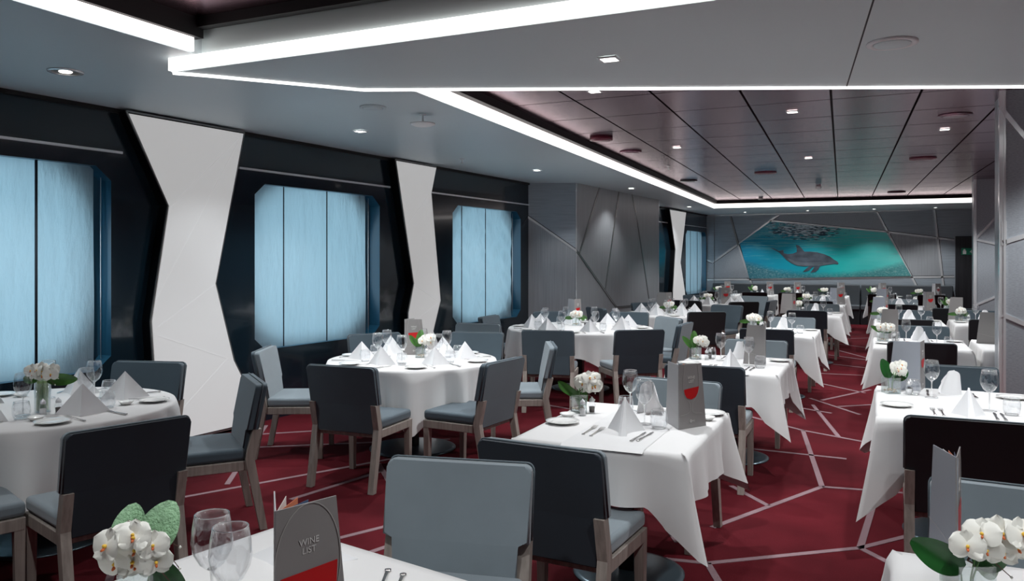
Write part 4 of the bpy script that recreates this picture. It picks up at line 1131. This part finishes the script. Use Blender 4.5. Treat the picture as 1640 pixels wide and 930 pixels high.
chair((-2.55, 6.41), 116, 'light grey chair seen edge on right of %s' % nm, CH_L, G)
nm = 'round table before wood pillar'
round_set(-3.30, 9.25, .88, nm, [(-110, 'front left'), (-60, 'front'), (-15, 'front right'), (30, 'right'), (75, 'rear right'), (120, 'rear'), (165, 'rear left'), (210, 'left')], (-.30, .62), 20, (-.15, .25), 'G3', seed=8, cloth_rot=.0, corner=.50)
chair((-3.06, 7.59), 14, 'dark grey chair in front of %s' % nm, CH_M, G)
chair((-2.22, 8.06), 38, 'dark grey angled chair front right of %s' % nm, CH_D, G)
chair((-1.97, 9.10), 88, 'grey chair on aisle side of %s' % nm, CH_M, G)
chair((-2.36, 9.97), 136, 'pale blue grey chair behind right part of %s' % nm, CH_L, G)
chair((-3.10, 10.72), 185, 'grey chair behind %s near the pillar' % nm, CH_M, G)
chair((-4.13, 10.40), 215, 'grey chair behind left part of %s' % nm, CH_M, G)
chair((-4.56, 9.25), 272, 'dark grey chair on window side of %s' % nm, CH_M, G)
chair((-4.12, 8.10), 185, 'light grey chair between middle and pillar side round tables', CH_L, G)
nm = 'round table beside wood pillar'
round_set(-2.90, 12.15, .68, nm, [(-100, 'front'), (-45, 'front right'), (10, 'right'), (70, 'rear right'), (130, 'rear left'), (190, 'left')], (-.12, 1.45 - 1.05), 30, (0, .05), 'G3', seed=11, menu=MENU_TAUPE)
chair((-3.85, 11.5), -42, 'dark chair at pillar side of %s' % nm, CH_M, G)
chair((-2.13, 11.22), 31, 'black backed chair in front of %s' % nm, CH_K, G)
chair((-2.15, 13.05), 160, 'grey fronted chair behind %s' % nm, CH_M, G)
chair((-3.55, 13.25), 225, 'grey chair behind left part of %s' % nm, CH_M, G)
nm = 'farthest round table'
round_set(-2.72, 15.35, .70, nm, [(-100, 'front'), (-45, 'front right'), (10, 'right'), (70, 'rear right'), (130, 'rear left'), (190, 'left')], (.1, -.1), -20, (-.2, .05), 'G3', seed=12, menu=MENU_PLAIN)
chair((-2.05, 14.17), 35, 'black backed chair in front of %s' % nm, CH_K, G)
chair((-3.05, 14.22), -14, 'dark chair front left of %s' % nm, CH_K, G)
chair((-1.66, 14.85), 82, 'grey chair on aisle side of %s' % nm, CH_M, G)
chair((-2.18, 16.50), 165, 'pale grey chair behind right part of %s' % nm, CH_L, G)
chair((-3.35, 16.50), 205, 'dark grey chair behind left part of %s' % nm, CH_M, G)

# ------------------------------------------------------------------ ceiling fixtures
def disc(name, loc, r_, h, m, label, cat, grp=None, inner=None):
    o = link(name, lathe_mesh([(0, 0), (r_ * .78, 0), (r_ * .8, -.004), (r_, -.002), (r_, h), (0, h)], m, 36, 'rim'), None, loc); tag(o, label, cat, grp)
    if inner: link('grille', lathe_mesh([(0, -.006), (r_ * .7, -.006), (r_ * .74, -.001), (0, -.001)], inner, 32, 'grille'), o)
    return o
disc('ceiling_speaker', (.086, 4.613, 2.712), .125, .01, 'white_plastic', 'large round white speaker in the grey ceiling beam at right', 'speaker', None, 'beam_grey')
disc('ceiling_speaker', (-3.637, 5.291, 2.792), .105, .01, 'soffit_grey', 'faint round grey speaker flush with the grey ceiling', 'speaker', None, 'soffit_grey')
r = link('smoke_detector', lathe_mesh([(0, -.0), (.07, .0), (.10, .012), (.105, .022), (.06, .03), (0, .03)], 'white_plastic', 32, 'dish'), None, (-3.439, 5.73, 2.70)); tag(r, 'white dish hanging on short stem from the grey ceiling', 'detector')
link('stem', lathe_mesh([(0, .03), (.008, .03), (.008, .09), (.03, .092), (.03, .10), (0, .10)], 'silver', 16, 'stem'), r)
r = link('recessed_lamp', lathe_mesh([(.085, -.004), (.105, -.003), (.108, .004), (.085, .004)], 'silver', 36, 'ring'), None, (-4.759, 3.467, 2.795)); tag(r, 'round recessed lamp glowing in grey ceiling at far left', 'lamp')
link('lens', lathe_mesh([(0, .002), (.05, .002), (.086, .003), (0, .0045)], 'dark_silver', 28, 'lens'), r)
link('bulb', lathe_mesh([(0, -.004), (.035, -.003), (.04, .001), (0, .002)], 'lens', 20, 'bulb'), r)
def downlight(x, y, z, label, s_=.055, rot=0.):
    q = MB()
    for a, b_, c_, d_ in ((-s_, s_, -s_, -s_ + .012), (-s_, s_, s_ - .012, s_), (-s_, -s_ + .012, -s_ + .012, s_ - .012), (s_ - .012, s_, -s_ + .012, s_ - .012)): q.box(a, b_, c_, d_, -.006, .004, 'silver', .001, 1)
    o = link('downlight', q.mesh('bezel'), None, (x, y, z), rot); tag(o, label, 'lamp', 'square ceiling downlights')
    g = MB(); g.box(-s_ + .012, s_ - .012, -s_ + .012, s_ - .012, -.001, .003, 'lens'); link('lens', g.mesh('lens'), o)
DL = [(-1.361, 4.306, 2.714, 'square chrome downlight in the grey ceiling beam'), (-2.09, 6.207, 2.964, 'downlight in maroon ceiling touching the beam edge'),
      (-2.207, 9.714, 2.964, 'square downlight in maroon ceiling left of the others'), (-.696, 7.836, 2.964, 'square downlight in middle of the maroon ceiling'),
      (.68, 9.552, 2.964, 'square downlight in maroon ceiling beside right pillar'), (-.81, 11.464, 2.964, 'small square downlight farther back in maroon ceiling'),
      (-4.412, 6.214, 2.794, 'small downlight in grey ceiling above the middle window'), (-4.162, 9.928, 2.794, 'small downlight in grey ceiling before the wood pillar'),
      (-3.75, 13.1, 2.794, 'tiny downlight in grey ceiling beside the wood pillar'), (-3.85, 18.2, 2.794, 'tiny downlight in grey ceiling of the far alcove')]
for a in DL: downlight(*a)
disc('ceiling_vent', (-2.822, 8.622, 2.94), .13, .03, 'red_plastic', 'thick round maroon ceiling cap near the left cove', 'vent', None, 'red_plastic')
disc('ceiling_vent', (-2.945 + .1, 9.9, 2.958), .14, .012, 'maroon_panel', 'flat round ceiling cover behind the thick maroon cap', 'vent', None, 'maroon_panel')
disc('ceiling_vent', (-1.571, 13.144, 2.958), .17, .012, 'red_plastic', 'round red ceiling cover in the middle distance', 'vent', None, 'red_plastic')
disc('ceiling_vent', (.605, 12.182, 2.958), .17, .012, 'red_plastic', 'round red ceiling cover right of the far downlights', 'vent', None, 'red_plastic')
disc('ceiling_vent', (.708, 8.689, 2.962), .15, .006, 'maroon_panel', 'faint round maroon ceiling cover close to right pillar', 'vent', None, 'maroon_panel')
disc('ceiling_vent', (.417, 18.0, 2.955), .17, .012, 'red_plastic', 'farthest round red ceiling cover above the right tables', 'vent', None, 'red_plastic')
disc('ceiling_vent', (-2.95, 13.9, 2.95), .15, .015, 'black_gloss', 'round black rimmed ceiling cover along the left cove', 'vent', None, 'dark_silver')
def sprinkler(x, y, z, label, box=False):
    o = link('smoke_detector' if box else 'sprinkler', lathe_mesh([(0, -.05), (.05, -.045), (.055, -.02), (.04, 0), (0, 0)] if box else [(0, -.05), (.018, -.05), (.018, -.046), (.006, -.044), (.006, -.006), (.03, -.004), (.03, 0), (0, 0)], 'white_plastic' if box else 'silver', 20, 'sp'), None, (x, y, z)); tag(o, label, 'detector' if box else 'sprinkler')
sprinkler(-2.76, 11.6, 2.968, 'small silver sprinkler under the maroon ceiling by left cove')
sprinkler(-2.30, 18.4, 2.968, 'small white detector at far end of maroon ceiling', True)
sprinkler(-.95, 15.9, 2.968, 'round white detector in the middle of far maroon ceiling', True)
sprinkler(-4.521, 8.45, 2.798, 'small silver sprinkler in grey ceiling by the window wall')

# light of the downlights, lamps over the tables, and added fill spots
def spot(x, y, z, p=1., ang=112):
    l = bpy.data.lights.new('downlight_and_fill_beam', 'SPOT'); l.energy = P_SPOT * p; l.spot_size = R(ang); l.spot_blend = .55; l.shadow_soft_size = .04; l.color = (.95, .98, 1.0)
    o = bpy.data.objects.new('downlight_and_fill_beam', l); COL.objects.link(o); o.location = (x, y, z)
for a in DL[:6]: spot(a[0], a[1], a[2] - .02)
for a, pw in zip(DL[6:], (.7, .45, .22, .5)): spot(a[0], a[1], a[2] - .02, pw)
spot(-4.759, 3.467, 2.77, .6)
for k, fx in enumerate((-3.0, -1.5, 0., 1.3)):
    downlight(fx, 20.9, 2.794, ('leftmost', 'second from left', 'third from left', 'rightmost')[k] + ' small downlight washing the dolphin wall', .04)
    spot(fx, 20.75, 2.76, .55)
for x, y, z, p in ((2.0, 6.95, 2.93, 1.2), (1.35, 6.6, 2.93, .4), (2.6, 15.0, 2.93, .8), (1.9, 4.2, 2.68, .8), (2.6, 13.6, 2.93, .8), (-4.3, 17.5, 2.76, .5), (2.0, 1.0, 2.9, .6)): spot(x, y, z, p)  # added spots without fixtures, mainly to brighten the right pillars
for x, y, z, p in ((-1.3, 1.2, 2.96, .8), (.5, 1.8, 2.96, .9), (-3.2, 1.2, 2.96, .5), (-3.35, 5.3, 2.76, 1.), (.45, 4.6, 2.68, 1.), (-2.9, 8.9, 2.93, .9), (-.7, 9.5, 2.93, .6),
                   (-2.2, 12.0, 2.93, .9), (.6, 11.6, 2.93, .8), (-2.3, 15.2, 2.93, .9), (-.8, 15.6, 2.93, .9), (.8, 15.0, 2.93, .9), (-2.6, 18.6, 2.93, .8), (-.9, 18.8, 2.93, .8), (.8, 18.8, 2.93, .8),
                   (-1.0, 6.6, 2.93, .6), (1.6, 9.3, 2.93, .7), (1.6, 12.2, 2.93, .7), (-4.55, 5.2, 2.76, .35), (-3.8, 11.2, 2.76, .2)):
    spot(x, y, z, p)
